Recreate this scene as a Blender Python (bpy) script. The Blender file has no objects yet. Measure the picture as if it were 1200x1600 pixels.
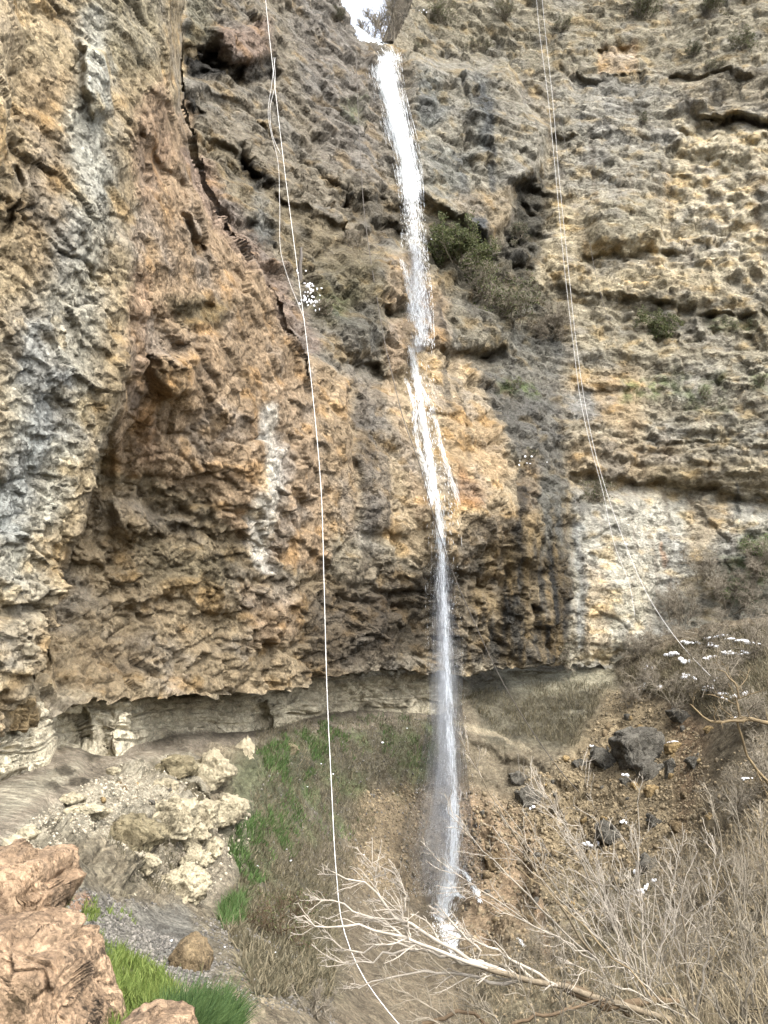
import bpy, math, random
import numpy as np

rng = np.random.default_rng(7)
random.seed(7)
scene = bpy.context.scene
COL = scene.collection

# ------------------------------------------------------------------ camera
F, PW, PH = 1209.0, 1200.0, 1600.0
PITCH = math.radians(13.5)
cam_d = bpy.data.cameras.new('camera')
cam = bpy.data.objects.new('camera', cam_d)
COL.objects.link(cam)
cam.location = (0, 0, 0)
cam.rotation_euler = (math.pi / 2 + PITCH, 0, 0)
cam_d.sensor_fit = 'VERTICAL'
cam_d.angle = 2 * math.atan(PH / 2 / F)
cam_d.clip_start = 0.05
cam_d.clip_end = 3000
scene.camera = cam

# ------------------------------------------------------------------ sky, sun, exposure
SUN_EL, SUN_AZ = math.radians(50), math.radians(142)   # azimuth clockwise from +Y: behind the camera, to its right
w = bpy.data.worlds.new('World'); scene.world = w; w.use_nodes = True
nt = w.node_tree
bg = nt.nodes['Background']
sky = nt.nodes.new('ShaderNodeTexSky'); sky.sky_type = 'NISHITA'; sky.sun_disc = False
sky.sun_elevation = SUN_EL; sky.sun_rotation = SUN_AZ
sky.air_density = 1.0; sky.dust_density = 4.0; sky.ozone_density = 1.0
hs = nt.nodes.new('ShaderNodeHueSaturation'); hs.inputs['Saturation'].default_value = 0.35
nt.links.new(sky.outputs[0], hs.inputs['Color']); nt.links.new(hs.outputs[0], bg.inputs[0])
bg.inputs[1].default_value = 0.15
sl = bpy.data.lights.new('sun', 'SUN'); sl.energy = 1.1; sl.angle = math.radians(40); sl.color = (1, .95, .87)
sun = bpy.data.objects.new('sun', sl); COL.objects.link(sun)
sun.rotation_euler = (math.pi / 2 - SUN_EL, 0, math.pi - SUN_AZ)
scene.view_settings.view_transform = 'Standard'
scene.view_settings.look = 'None'
scene.view_settings.exposure = 2.17
scene.view_settings.gamma = 1
scene.view_settings.use_curve_mapping = False
scene.cycles.max_bounces = 5
scene.cycles.diffuse_bounces = 3
scene.cycles.volume_bounces = 2
scene.cycles.use_denoising = True
scene.cycles.use_adaptive_sampling = True
scene.cycles.adaptive_threshold = .02

# ------------------------------------------------------------------ helpers: pixels to rays
CP, SP = math.cos(PITCH), math.sin(PITCH)
def P(px, py, Y):
    """world point on the ray of photo pixel (px, py) at forward distance Y metres"""
    px = np.asarray(px, float); py = np.asarray(py, float); Y = np.asarray(Y, float)
    xc = (px - 600) / F; yc = (800 - py) / F
    dy = CP - yc * SP; dz = SP + yc * CP
    return np.stack(np.broadcast_arrays(xc / dy * Y, Y, dz / dy * Y), -1)

# ------------------------------------------------------------------ helpers: noise
def _hash(ix, iy, iz, seed):
    h = (ix.astype(np.uint32) * np.uint32(374761393)) ^ (iy.astype(np.uint32) * np.uint32(668265263)) ^ (iz.astype(np.uint32) * np.uint32(2147483647)) ^ np.uint32((seed * 144665) & 0xffffffff)
    h = (h ^ (h >> np.uint32(13))) * np.uint32(1274126177)
    h = (h ^ (h >> np.uint32(16))) * np.uint32(2246822519)
    return h ^ (h >> np.uint32(15))
_G = np.random.default_rng(1).normal(size=(256, 3)).astype(np.float32)
_G /= np.linalg.norm(_G, axis=1)[:, None]
def perlin(p, seed=0):
    p = np.asarray(p, np.float32); sh = p.shape[:-1]; p = p.reshape(-1, 3)
    i = np.floor(p).astype(np.int64); f = (p - i).astype(np.float32)
    u = f * f * f * (f * (f * 6 - 15) + 10)
    out = np.zeros(len(p), np.float32)
    for a in (0, 1):
        for b in (0, 1):
            for c in (0, 1):
                g = _G[_hash(i[:, 0] + a, i[:, 1] + b, i[:, 2] + c, seed) & np.uint32(255)]
                d = g[:, 0] * (f[:, 0] - a) + g[:, 1] * (f[:, 1] - b) + g[:, 2] * (f[:, 2] - c)
                wt = (u[:, 0] if a else 1 - u[:, 0]) * (u[:, 1] if b else 1 - u[:, 1]) * (u[:, 2] if c else 1 - u[:, 2])
                out += d * wt
    return (out * 1.6).reshape(sh)
def fbm(p, octs=4, seed=0, gain=.5):
    o = 0; a = 1; s = 0
    p = np.asarray(p, np.float32)
    for k in range(octs):
        o = o + a * perlin(p, seed + k * 17); s += a; a *= gain; p = p * 2.03
    return o / s
def facets(p, seed=0, tilt=.9):
    """angular blocks: a tilted plane per Voronoi cell; returns height, distance to the joint"""
    p = np.asarray(p, np.float32); sh = p.shape[:-1]; p = p.reshape(-1, 3)
    i = np.floor(p).astype(np.int64)
    d1 = np.full(len(p), 9, np.float32); d2 = d1.copy(); h = np.zeros(len(p), np.float32)
    for a in (-1, 0, 1):
        for b in (-1, 0, 1):
            for c in (-1, 0, 1):
                hh = _hash(i[:, 0] + a, i[:, 1] + b, i[:, 2] + c, seed)
                fx = (hh & np.uint32(255)).astype(np.float32) / 255
                fy = ((hh >> np.uint32(8)) & np.uint32(255)).astype(np.float32) / 255
                fz = ((hh >> np.uint32(16)) & np.uint32(255)).astype(np.float32) / 255
                q = np.stack([p[:, 0] - (i[:, 0] + a + fx), p[:, 1] - (i[:, 1] + b + fy), p[:, 2] - (i[:, 2] + c + fz)], -1).astype(np.float32)
                d = np.sqrt((q * q).sum(-1))
                g = _G[(hh >> np.uint32(24)) & np.uint32(255)]
                val = tilt * (g * q).sum(-1) + (fx + fy - 1) * .8
                m = d < d1
                d2 = np.where(m, d1, np.minimum(d2, d))
                h = np.where(m, val, h); d1 = np.where(m, d, d1)
    return h.reshape(sh), (d2 - d1).reshape(sh)

# ------------------------------------------------------------------ helpers: shapes traced in pixels
def seg_dist(X, Y, pts):
    d = np.full(X.shape, 1e9, np.float32)
    for (x0, y0), (x1, y1) in zip(pts[:-1], pts[1:]):
        dx, dy = x1 - x0, y1 - y0
        t = np.clip(((X - x0) * dx + (Y - y0) * dy) / (dx * dx + dy * dy + 1e-9), 0, 1)
        d = np.minimum(d, np.hypot(X - x0 - t * dx, Y - y0 - t * dy))
    return d
def poly_mask(X, Y, pts, feather):
    pts = [tuple(map(float, p)) for p in pts]
    xs = [p[0] for p in pts]; ys = [p[1] for p in pts]
    out = np.zeros(X.shape, np.float32)
    sel = (X > min(xs) - feather) & (X < max(xs) + feather) & (Y > min(ys) - feather) & (Y < max(ys) + feather)
    if not sel.any(): return out
    x, y = X[sel], Y[sel]
    ins = np.zeros(x.shape, bool)
    for (x0, y0), (x1, y1) in zip(pts, pts[1:] + pts[:1]):
        c = ((y0 > y) != (y1 > y)) & (x < (x1 - x0) * (y - y0) / (y1 - y0 + 1e-9) + x0)
        ins ^= c
    d = seg_dist(x, y, pts + pts[:1])
    sd = np.where(ins, d, -d)
    t = np.clip(sd / (2 * feather) + .5, 0, 1)
    out[sel] = t * t * (3 - 2 * t)
    return out
def stroke_mask(X, Y, pts, feather=.5):
    """pts: (x, y, half width); feather is a share of the width"""
    out = np.zeros(X.shape, np.float32)
    m = max(p[2] for p in pts) * 2
    xs = [p[0] for p in pts]; ys = [p[1] for p in pts]
    sel = (X > min(xs) - m) & (X < max(xs) + m) & (Y > min(ys) - m) & (Y < max(ys) + m)
    if not sel.any(): return out
    x, y = X[sel], Y[sel]; best = np.full(x.shape, 9, np.float32)
    for (x0, y0, w0), (x1, y1, w1) in zip(pts[:-1], pts[1:]):
        dx, dy = x1 - x0, y1 - y0
        t = np.clip(((x - x0) * dx + (y - y0) * dy) / (dx * dx + dy * dy + 1e-9), 0, 1)
        best = np.minimum(best, np.hypot(x - x0 - t * dx, y - y0 - t * dy) / (w0 + t * (w1 - w0)))
    t = np.clip((1 + feather - best) / (2 * feather), 0, 1)
    out[sel] = t * t * (3 - 2 * t)
    return out
def ledge_mask(X, Y, pts, fade):
    """1 right under the line, fading downwards over fade pixels; 0 above it"""
    xs = [p[0] for p in pts]; ys = [p[1] for p in pts]
    ly = np.interp(X, xs, ys)
    d = Y - ly
    ex = np.clip((X - xs[0]) / 25, 0, 1) * np.clip((xs[-1] - X) / 25, 0, 1)
    return np.where(d > 0, np.exp(-np.clip(d, 0, 900) / fade), 0) * np.clip(d / 5, 0, 1) * ex
def lin(c):
    c = np.asarray(c, float) / 255
    return np.where(c <= .04045, c / 12.92, ((c + .055) / 1.055) ** 2.4)
ALB = .5                       # photo colour of a fully lit surface -> albedo
SAT = .66
def blur(A, s):
    k = int(s * 2.5) + 1
    g = np.exp(-.5 * (np.arange(-k, k + 1) / s) ** 2); g /= g.sum()
    for ax in (0, 1):
        pad = [(0, 0), (0, 0)]; pad[ax] = (k, k)
        B = np.pad(A, pad, mode='edge'); O = np.zeros_like(A)
        n = A.shape[ax]
        for j, wgt in enumerate(g):
            O += wgt * (B[j:j + n] if ax == 0 else B[:, j:j + n])
        A = O
    return A
def grid_normals(Q):
    du = np.gradient(Q, axis=1); dv = np.gradient(Q, axis=0)
    n = np.cross(du, dv)
    n /= np.linalg.norm(n, axis=-1, keepdims=True) + 1e-9
    s = np.sign((n * -Q).sum(-1, keepdims=True)); s[s == 0] = 1
    return n * s                # towards the camera
def crom(xs, ys, x):
    """smooth (monotone-ish) interpolation through knots"""
    xs = np.asarray(xs, float); ys = np.asarray(ys, float)
    m = np.gradient(ys, xs)
    x = np.clip(x, xs[0], xs[-1])
    i = np.clip(np.searchsorted(xs, x) - 1, 0, len(xs) - 2)
    h = xs[i + 1] - xs[i]; t = (x - xs[i]) / h
    return (2*t**3-3*t**2+1)*ys[i] + (t**3-2*t**2+t)*h*m[i] + (-2*t**3+3*t**2)*ys[i+1] + (t**3-t**2)*h*m[i+1]

# ------------------------------------------------------------------ helpers: objects
def tag(o, label=None, cat=None, group=None, kind=None):
    if label: o['label'] = label
    if cat: o['category'] = cat
    if group: o['group'] = group
    if kind: o['kind'] = kind
    return o
def empty(name, loc):
    o = bpy.data.objects.new(name, None); COL.objects.link(o); o.location = [float(v) for v in loc]
    o.empty_display_size = .2
    return o
def mesh_np(name, V, Fq, mat, parent=None, smooth=False, colors=None, origin=None):
    """V (n,3), Fq (m,k) with k = 3 or 4"""
    V = np.asarray(V, np.float32)
    if parent is not None and origin is None: origin = parent.location
    if origin is not None: V = V - np.asarray(origin, np.float32)
    me = bpy.data.meshes.new(name)
    k = Fq.shape[1]
    me.vertices.add(len(V)); me.vertices.foreach_set('co', V.ravel())
    me.loops.add(Fq.size); me.loops.foreach_set('vertex_index', Fq.astype(np.int32).ravel())
    me.polygons.add(len(Fq)); me.polygons.foreach_set('loop_start', np.arange(0, Fq.size, k, dtype=np.int32))
    if smooth: me.polygons.foreach_set('use_smooth', np.ones(len(Fq), bool))
    if colors is not None:
        at = me.color_attributes.new('Col', 'FLOAT_COLOR', 'POINT')
        C = np.ones((len(V), 4), np.float32); C[:, :colors.shape[1]] = colors
        at.data.foreach_set('color', C.ravel())
    me.update(calc_edges=True)
    me.validate()
    o = bpy.data.objects.new(name, me); COL.objects.link(o)
    if mat: me.materials.append(mat)
    if parent is not None: o.parent = parent
    elif origin is not None: o.location = [float(v) for v in origin]
    return o
def sub_mesh(name, Q, faces, mat, colors, smooth=False):
    """an object made of some faces of a shared grid"""
    used, inv = np.unique(faces, return_inverse=True)
    V = Q.reshape(-1, 3)[used]
    return mesh_np(name, V, inv.reshape(faces.shape), mat, colors=colors.reshape(-1, colors.shape[-1])[used], smooth=smooth)

def tubes(PL, R, sides=4):
    """PL (M,K,3) polylines, R (M,K) radii -> verts, quads"""
    PL = np.asarray(PL, np.float32); R = np.asarray(R, np.float32)
    M, K, _ = PL.shape
    T = np.gradient(PL, axis=1); T /= np.linalg.norm(T, axis=-1, keepdims=True) + 1e-9
    mean = T.mean(1, keepdims=True)
    ref = np.where(np.abs(mean[..., 2:3]) > .75, np.array([1, 0, 0.]), np.array([0, 0, 1.]))
    n1 = np.cross(T, np.broadcast_to(ref, T.shape)); n1 /= np.linalg.norm(n1, axis=-1, keepdims=True) + 1e-9
    n2 = np.cross(T, n1)
    a = np.arange(sides) * 2 * math.pi / sides
    V = PL[:, :, None, :] + R[:, :, None, None] * (np.cos(a)[None, None, :, None] * n1[:, :, None, :] + np.sin(a)[None, None, :, None] * n2[:, :, None, :])
    idx = np.arange(M * K * sides).reshape(M, K, sides)
    j = np.roll(np.arange(sides), -1)
    q = np.stack([idx[:, :-1, :], idx[:, :-1, j], idx[:, 1:, j], idx[:, 1:, :]], -1).reshape(-1, 4)
    return V.reshape(-1, 3), q
def join(parts):
    Vs, Fs, n = [], [], 0
    for V, q in parts:
        Vs.append(V); Fs.append(q + n); n += len(V)
    return np.concatenate(Vs), np.concatenate(Fs)
def resample(pts, K):
    pts = np.asarray(pts, float)
    d = np.r_[0, np.cumsum(np.linalg.norm(np.diff(pts, axis=0), axis=1))]
    t = np.linspace(0, d[-1], K)
    return np.stack([crom(d, pts[:, k], t) if len(pts) > 2 else np.interp(t, d, pts[:, k]) for k in range(pts.shape[1])], -1)
def grow(PL, R, n, length, ang=(25, 65), K=5, jit=.12, trop=(0, 0, .3), t0=.15, rshare=.55, rtip=.25, seed=0):
    """n shoots from every polyline"""
    r = np.random.default_rng(seed)
    M, K0, _ = PL.shape
    pi = np.repeat(np.arange(M), n); N = len(pi)
    t = (t0 + (1 - t0) * r.random(N) ** .8) * (K0 - 1)
    i = np.minimum(t.astype(int), K0 - 2); f = (t - i)[:, None]
    base = PL[pi, i] * (1 - f) + PL[pi, i + 1] * f
    rad = (R[pi, i] * (1 - f[:, 0]) + R[pi, i + 1] * f[:, 0]) * rshare
    tan = PL[pi, i + 1] - PL[pi, i]; tan /= np.linalg.norm(tan, axis=1, keepdims=True) + 1e-9
    rv = r.normal(size=(N, 3)); rv -= (rv * tan).sum(1, keepdims=True) * tan; rv /= np.linalg.norm(rv, axis=1, keepdims=True) + 1e-9
    a = np.radians(r.uniform(*ang, N))[:, None]
    d = tan * np.cos(a) + rv * np.sin(a) + np.asarray(trop)
    d /= np.linalg.norm(d, axis=1, keepdims=True)
    plen = np.linalg.norm(np.diff(PL, axis=1), axis=-1).sum(1)[pi]
    L = (length * plen if length < 0 else np.full(N, abs(length))) if False else np.full(N, float(length))
    L = L * r.uniform(.4, 1.15, N) * (1 - .55 * t / (K0 - 1))
    out = np.zeros((N, K, 3)); out[:, 0] = base; cur = d
    for k in range(1, K):
        cur = cur + r.normal(size=(N, 3)) * jit * 2 + np.asarray(trop) * .12
        cur /= np.linalg.norm(cur, axis=1, keepdims=True)
        out[:, k] = out[:, k - 1] + cur * (L / (K - 1))[:, None]
    rr = rad[:, None] * np.linspace(1, rtip, K)[None]
    return out, rr

# ------------------------------------------------------------------ materials
def new_mat(name, rough=.9, spec=.25):
    m = bpy.data.materials.new(name); m.use_nodes = True
    b = m.node_tree.nodes['Principled BSDF']
    b.inputs['Roughness'].default_value = rough; b.inputs['Specular IOR Level'].default_value = spec
    return m, m.node_tree, b
def N(t, kind, **kw):
    n = t.nodes.new(kind)
    for k, v in kw.items():
        if k in n.inputs: n.inputs[k].default_value = v
        else: setattr(n, k, v)
    return n
def mul_range(t, fac, lo, hi, a=.3, b=.7):
    m = N(t, 'ShaderNodeMapRange'); t.links.new(fac, m.inputs[0])
    for k, v in zip((1, 2, 3, 4), (a, b, lo, hi)): m.inputs[k].default_value = v
    return m.outputs[0]
def math2(t, op, a, b):
    m = N(t, 'ShaderNodeMath', operation=op)
    for k, v in ((0, a), (1, b)):
        if isinstance(v, (int, float)): m.inputs[k].default_value = v
        else: t.links.new(v, m.inputs[k])
    return m.outputs[0]
def rock_material(name, colour=None, s1=.7, s2=5., s3=22., bump=.8, dist=1.3, contrast=1., rough=.92, spec=.2, dark=(.75, .72, .7), zs=1., joint_shade=0., js=.9):
    """stone: colour from the mesh (stone, mineral stains, shade painted into hollows) or given, with grain, painted crack shade and fine relief"""
    m, t, b = new_mat(name, rough, spec)
    tc = N(t, 'ShaderNodeTexCoord'); co = tc.outputs['Object']
    geo = N(t, 'ShaderNodeNewGeometry'); co = geo.outputs['Position']
    n1 = N(t, 'ShaderNodeTexNoise', Scale=s1, Detail=4., Roughness=.62)
    n2 = N(t, 'ShaderNodeTexNoise', Scale=s2, Detail=5., Roughness=.7)
    v = N(t, 'ShaderNodeTexVoronoi', Scale=s2 * .8); v2 = N(t, 'ShaderNodeTexVoronoi', Scale=s3 * .6); v3 = N(t, 'ShaderNodeTexVoronoi', Scale=s3 * 1.5)
    wob = N(t, 'ShaderNodeVectorMath', operation='SCALE', Scale=.35 / s2); t.links.new(n2.outputs['Color'], wob.inputs[0])
    cw = N(t, 'ShaderNodeVectorMath', operation='ADD'); t.links.new(co, cw.inputs[0]); t.links.new(wob.outputs[0], cw.inputs[1])
    for n in (n1, n2): t.links.new(co, n.inputs['Vector'])
    if zs != 1.:
        sc = N(t, 'ShaderNodeVectorMath', operation='MULTIPLY'); sc.inputs[1].default_value = (1, 1, zs); t.links.new(cw.outputs[0], sc.inputs[0]); cw = sc
    for n in (v, v2, v3): t.links.new(cw.outputs[0], n.inputs['Vector'])
    def chip(v):               # height of a chipped face: a tilted plane in every cell
        d = N(t, 'ShaderNodeVectorMath', operation='SUBTRACT'); t.links.new(cw.outputs[0], d.inputs[0]); t.links.new(v.outputs['Position'], d.inputs[1])
        c = N(t, 'ShaderNodeVectorMath', operation='SUBTRACT'); t.links.new(v.outputs['Color'], c.inputs[0]); c.inputs[1].default_value = (.5, .5, .5)
        p = N(t, 'ShaderNodeVectorMath', operation='DOT_PRODUCT'); t.links.new(d.outputs[0], p.inputs[0]); t.links.new(c.outputs[0], p.inputs[1])
        return p.outputs['Value']
    if colour is None:
        base = N(t, 'ShaderNodeAttribute', attribute_name='Col').outputs['Color']
    else:
        rgb = N(t, 'ShaderNodeRGB'); rgb.outputs[0].default_value = (*colour, 1); base = rgb.outputs[0]
    k = contrast
    f = math2(t, 'MULTIPLY', mul_range(t, n1.outputs[0], 1 - .28 * k, 1 + .26 * k), mul_range(t, n2.outputs[0], 1 - .34 * k, 1 + .3 * k))
    f = math2(t, 'MULTIPLY', f, mul_range(t, N_out(v2, 'Color', t), 1 - .26 * k, 1 + .24 * k, 0, 1))
    vm = N(t, 'ShaderNodeVectorMath', operation='SCALE'); t.links.new(base, vm.inputs[0]); t.links.new(f, vm.inputs['Scale'])
    f = math2(t, 'MULTIPLY', f, mul_range(t, N_out(v3, 'Color', t), 1 - .2 * k, 1 + .2 * k, 0, 1)); t.links.new(f, vm.inputs['Scale'])
    # grains and chips of paler / browner stone
    mx = N(t, 'ShaderNodeMix', data_type='RGBA', blend_type='MULTIPLY')
    t.links.new(vm.outputs[0], mx.inputs[6])
    mx.inputs[7].default_value = (*dark, 1)
    t.links.new(mul_range(t, N_out(v, 'Color', t), 0, .7 * k, .2, .9), mx.inputs[0])
    out = mx.outputs[2]
    if joint_shade:  # dark joint lines: shade of the cracks multiplied into the base colour
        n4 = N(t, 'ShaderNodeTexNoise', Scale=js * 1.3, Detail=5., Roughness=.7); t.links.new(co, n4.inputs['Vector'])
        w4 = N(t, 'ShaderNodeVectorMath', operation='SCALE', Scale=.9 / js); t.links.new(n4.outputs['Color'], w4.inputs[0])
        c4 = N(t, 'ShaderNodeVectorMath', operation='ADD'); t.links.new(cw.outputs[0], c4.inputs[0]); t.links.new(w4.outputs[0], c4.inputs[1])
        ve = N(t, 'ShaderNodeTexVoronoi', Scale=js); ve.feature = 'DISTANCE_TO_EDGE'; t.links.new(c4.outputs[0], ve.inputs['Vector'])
        line = math2(t, 'MULTIPLY', mul_range(t, ve.outputs['Distance'], joint_shade, 0, 0., .035), mul_range(t, n1.outputs[0], 0, 1, .42, .6))
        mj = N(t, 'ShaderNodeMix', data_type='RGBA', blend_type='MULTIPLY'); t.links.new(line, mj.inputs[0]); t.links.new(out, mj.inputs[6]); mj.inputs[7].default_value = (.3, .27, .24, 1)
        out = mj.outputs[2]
    t.links.new(out, b.inputs['Base Color'])
    h = math2(t, 'ADD', math2(t, 'MULTIPLY', n2.outputs[0], .16 / s2), math2(t, 'ADD', math2(t, 'MULTIPLY', chip(v), .8), math2(t, 'ADD', chip(v2), chip(v3))))
    bp = N(t, 'ShaderNodeBump', Strength=bump, Distance=dist)
    t.links.new(h, bp.inputs['Height']); t.links.new(bp.outputs[0], b.inputs['Normal'])
    return m
def N_out(v, name, t):
    s = N(t, 'ShaderNodeSeparateColor'); t.links.new(v.outputs[name], s.inputs[0]); return s.outputs[0]
def plain_material(name, colour, rough=.85, var=.3, scale=8., spec=.2):
    m, t, b = new_mat(name, rough, spec)
    geo = N(t, 'ShaderNodeNewGeometry')
    n1 = N(t, 'ShaderNodeTexNoise', Scale=scale, Detail=5., Roughness=.65); t.links.new(geo.outputs['Position'], n1.inputs['Vector'])
    rgb = N(t, 'ShaderNodeRGB'); rgb.outputs[0].default_value = (*colour, 1)
    vm = N(t, 'ShaderNodeVectorMath', operation='SCALE'); t.links.new(rgb.outputs[0], vm.inputs[0])
    t.links.new(mul_range(t, n1.outputs[0], 1 - var, 1 + var), vm.inputs['Scale'])
    t.links.new(vm.outputs[0], b.inputs['Base Color'])
    return m
def leaf_material(name, c1, c2, transl=.35):
    m, t, b = new_mat(name, .7, .25)
    geo = N(t, 'ShaderNodeNewGeometry')
    mx = N(t, 'ShaderNodeMix', data_type='RGBA'); mx.inputs[6].default_value = (*c1, 1); mx.inputs[7].default_value = (*c2, 1)
    t.links.new(geo.outputs['Random Per Island'], mx.inputs[0]); t.links.new(mx.outputs[2], b.inputs['Base Color'])
    tr = N(t, 'ShaderNodeBsdfTranslucent'); t.links.new(mx.outputs[2], tr.inputs[0])
    ms = N(t, 'ShaderNodeMixShader'); ms.inputs[0].default_value = transl
    t.links.new(b.outputs[0], ms.inputs[1]); t.links.new(tr.outputs[0], ms.inputs[2])
    t.links.new(ms.outputs[0], t.nodes['Material Output'].inputs[0])
    return m
def water_material():
    m, t, b = new_mat('white_water', .35, .5)
    b.inputs['Base Color'].default_value = (.88, .91, .93, 1)
    tr = N(t, 'ShaderNodeBsdfTranslucent'); tr.inputs[0].default_value = (.88, .91, .93, 1)
    ms = N(t, 'ShaderNodeMixShader'); ms.inputs[0].default_value = .45
    t.links.new(b.outputs[0], ms.inputs[1]); t.links.new(tr.outputs[0], ms.inputs[2])
    t.links.new(ms.outputs[0], t.nodes['Material Output'].inputs[0])
    return m

M_CLIFF = rock_material('cliff_rock', contrast=.8, joint_shade=.8, js=1.6)
M_CLIFF_FAR = rock_material('bedded_cliff_rock', contrast=.72, s1=.5, s2=2.8, s3=13., zs=1.7, joint_shade=.6, js=.8, bump=.9)
M_GROUND = rock_material('ground_earth', s1=1.1, s2=9., s3=40., bump=.8, dist=1.2)
M_WATER = water_material()

# ================================================================== THE CLIFF
STEP = 2.2
ROWS = [-200, 0, 150, 300, 450, 600, 750, 900, 1000, 1150]
CX = [  # knots of the vertical guide lines of the cliff: pixel columns per row
 [-260]*10,
 [110,120,140,150,130,100,60,20,-10,-70],
 [262,255,250,215,205,185,140,85,50,-20],
 [268,261,257,230,224,206,165,112,80,20],
 [276,268,270,288,330,380,400,400,400,400],
 [300,287,289,336,426,488,500,505,520,540],
 [308,295,298,346,438,515,530,540,560,580],
 [430,420,440,480,520,560,575,580,600,620],
 [580,585,610,640,650,655,680,690,695,700],
 [660,668,700,722,745,765,800,830,850,850],
 [860,858,856,862,862,862,872,895,900,905],
 [1050]*10,
 [1480]*10]
CY = [  # and their distances in metres
 [7.5,8,8.2,8.5,8.7,9,9.2,9.6,10,10.6],
 [11,11.6,11.8,12,12.2,12.4,12.5,12.4,12.2,12],
 [13.4,13.7,13.8,13.6,13.5,13.5,13.6,13.4,13.1,12.8],
 [14,14.2,14.3,14.3,14.4,15.4,17.4,17.8,17,14.2],
 [14.4,14.7,15,16.2,17.8,19.4,20.6,22,23.2,24.2],
 [15.2,15.6,16.4,18.2,21,23.8,25,26,27,28.2],
 [28.5,28,27.7,27.5,27.3,25.8,26.2,27,28,29.4],
 [34,33,32.3,31.5,30.5,29.2,28.4,28.6,29.5,31.2],
 [43,39.5,38,37,34.6,32.2,31,31.6,32.6,34],
 [47,43,41.2,40,38.6,36.5,34.5,34.4,35.6,37],
 [49,45,43.2,42,40.8,39.6,38,37.6,37.7,38.6],
 [49,45,43,42,40.6,39.8,39.2,38.8,38.4,38],
 [44,40,38.5,37.5,36.5,36,35.5,35,34.5,34]]
LIP = [(-260,1195),(0,1150),(30,1143),(70,1120),(110,1103),(160,1090),(260,1088),(300,1085),(340,1090),(370,1088),(400,1083),(440,1078),(480,1073),
       (500,1065),(540,1052),(600,1047),(640,1050),(690,1048),(720,1056),(770,1045),(800,1043),(890,1040),(960,1042),(1000,1060),(1100,1050),(1480,1000)]
lip_x = [p[0] for p in LIP]; lip_y = [p[1] for p in LIP]

cols = np.arange(-200, 1560 + STEP, STEP); nrow = int(1290 / STEP)
lipc = np.interp(cols, lip_x, lip_y) + 3 * np.interp(cols, np.arange(-260, 1500, 9), rng.normal(size=len(np.arange(-260, 1500, 9))))
vv = np.linspace(0, 1, nrow)[:, None]
PX = np.broadcast_to(cols[None], (nrow, len(cols))).copy()
PY = -190 + (lipc[None] + 190) * vv
rowv = PY.mean(1)
CXr = np.array([crom(ROWS, c, rowv) for c in CX]); CYr = np.array([crom(ROWS, c, rowv) for c in CY])
wob = perlin(np.stack([rowv / 60, rowv * 0, rowv * 0], -1), 3) * 9 + perlin(np.stack([rowv / 22, rowv * 0 + 5, rowv * 0], -1), 4) * 5
for k in (2, 3, 5, 6): CXr[k] += wob
INV = np.zeros(PX.shape)
for r in range(nrow):
    INV[r] = np.interp(cols, CXr[:, r], 1 / CYr[:, r])
# three sheets that meet at the edges of the two buttresses: near buttress, orange buttress, the walls behind
I0, IA, IB = INV.copy(), INV.copy(), INV.copy()
for r in range(nrow):
    x2, y2, x3, y3, x5, y5, x6, y6 = (v for k in (2, 3, 5, 6) for v in (CXr[k, r], CYr[k, r]))
    m = cols > x2; I0[r, m] = 1 / (y2 + (cols[m] - x2) * .03)
    m = cols < x3; IA[r, m] = 1 / y3
    m = cols > x5; IA[r, m] = 1 / (y5 + (cols[m] - x5) * .03)
    m = cols < x6; IB[r, m] = 1 / y6
lw = np.clip((640 - PY) / 90, 0, 1); lw2 = np.clip((PY - 640) / 80, 0, 1) * np.clip((1110 - PY) / 60, 0, 1)
INV = blur(INV, 3.)
seam = np.clip((PX - (CXr[2] + 30)[:, None]) / 30, 0, 1)          # how far the sheet is from the near edge
wA = lw * seam + lw2 * (1 - seam)
IA = blur(IA, 3.) * wA + INV * (1 - wA); IB = blur(IB, 3.) * lw + INV * (1 - lw); I0 = blur(I0, 3.) * lw2 + INV * (1 - lw2)
edge2 = PX < CXr[2][:, None] + 4
lay_id = np.where(edge2, 0, np.where(PX < CXr[5][:, None], 1, 2))
D = 1 / np.choose(lay_id, [I0, IA, IB])
def smooth_frame(I):
    q = P(PX, PY, 1 / I)
    return grid_normals(np.stack([blur(q[..., k], 4) for k in range(3)], -1))
NBASE = np.choose(lay_id[..., None], [smooth_frame(I) for I in (I0, IA, IB)])
warp = np.stack([PX / 45, PY / 45, PX * 0], -1)
WX = PX + 13 * fbm(warp, 4, 11, .6); WY = PY + 13 * fbm(warp, 4, 12, .6)

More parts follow.
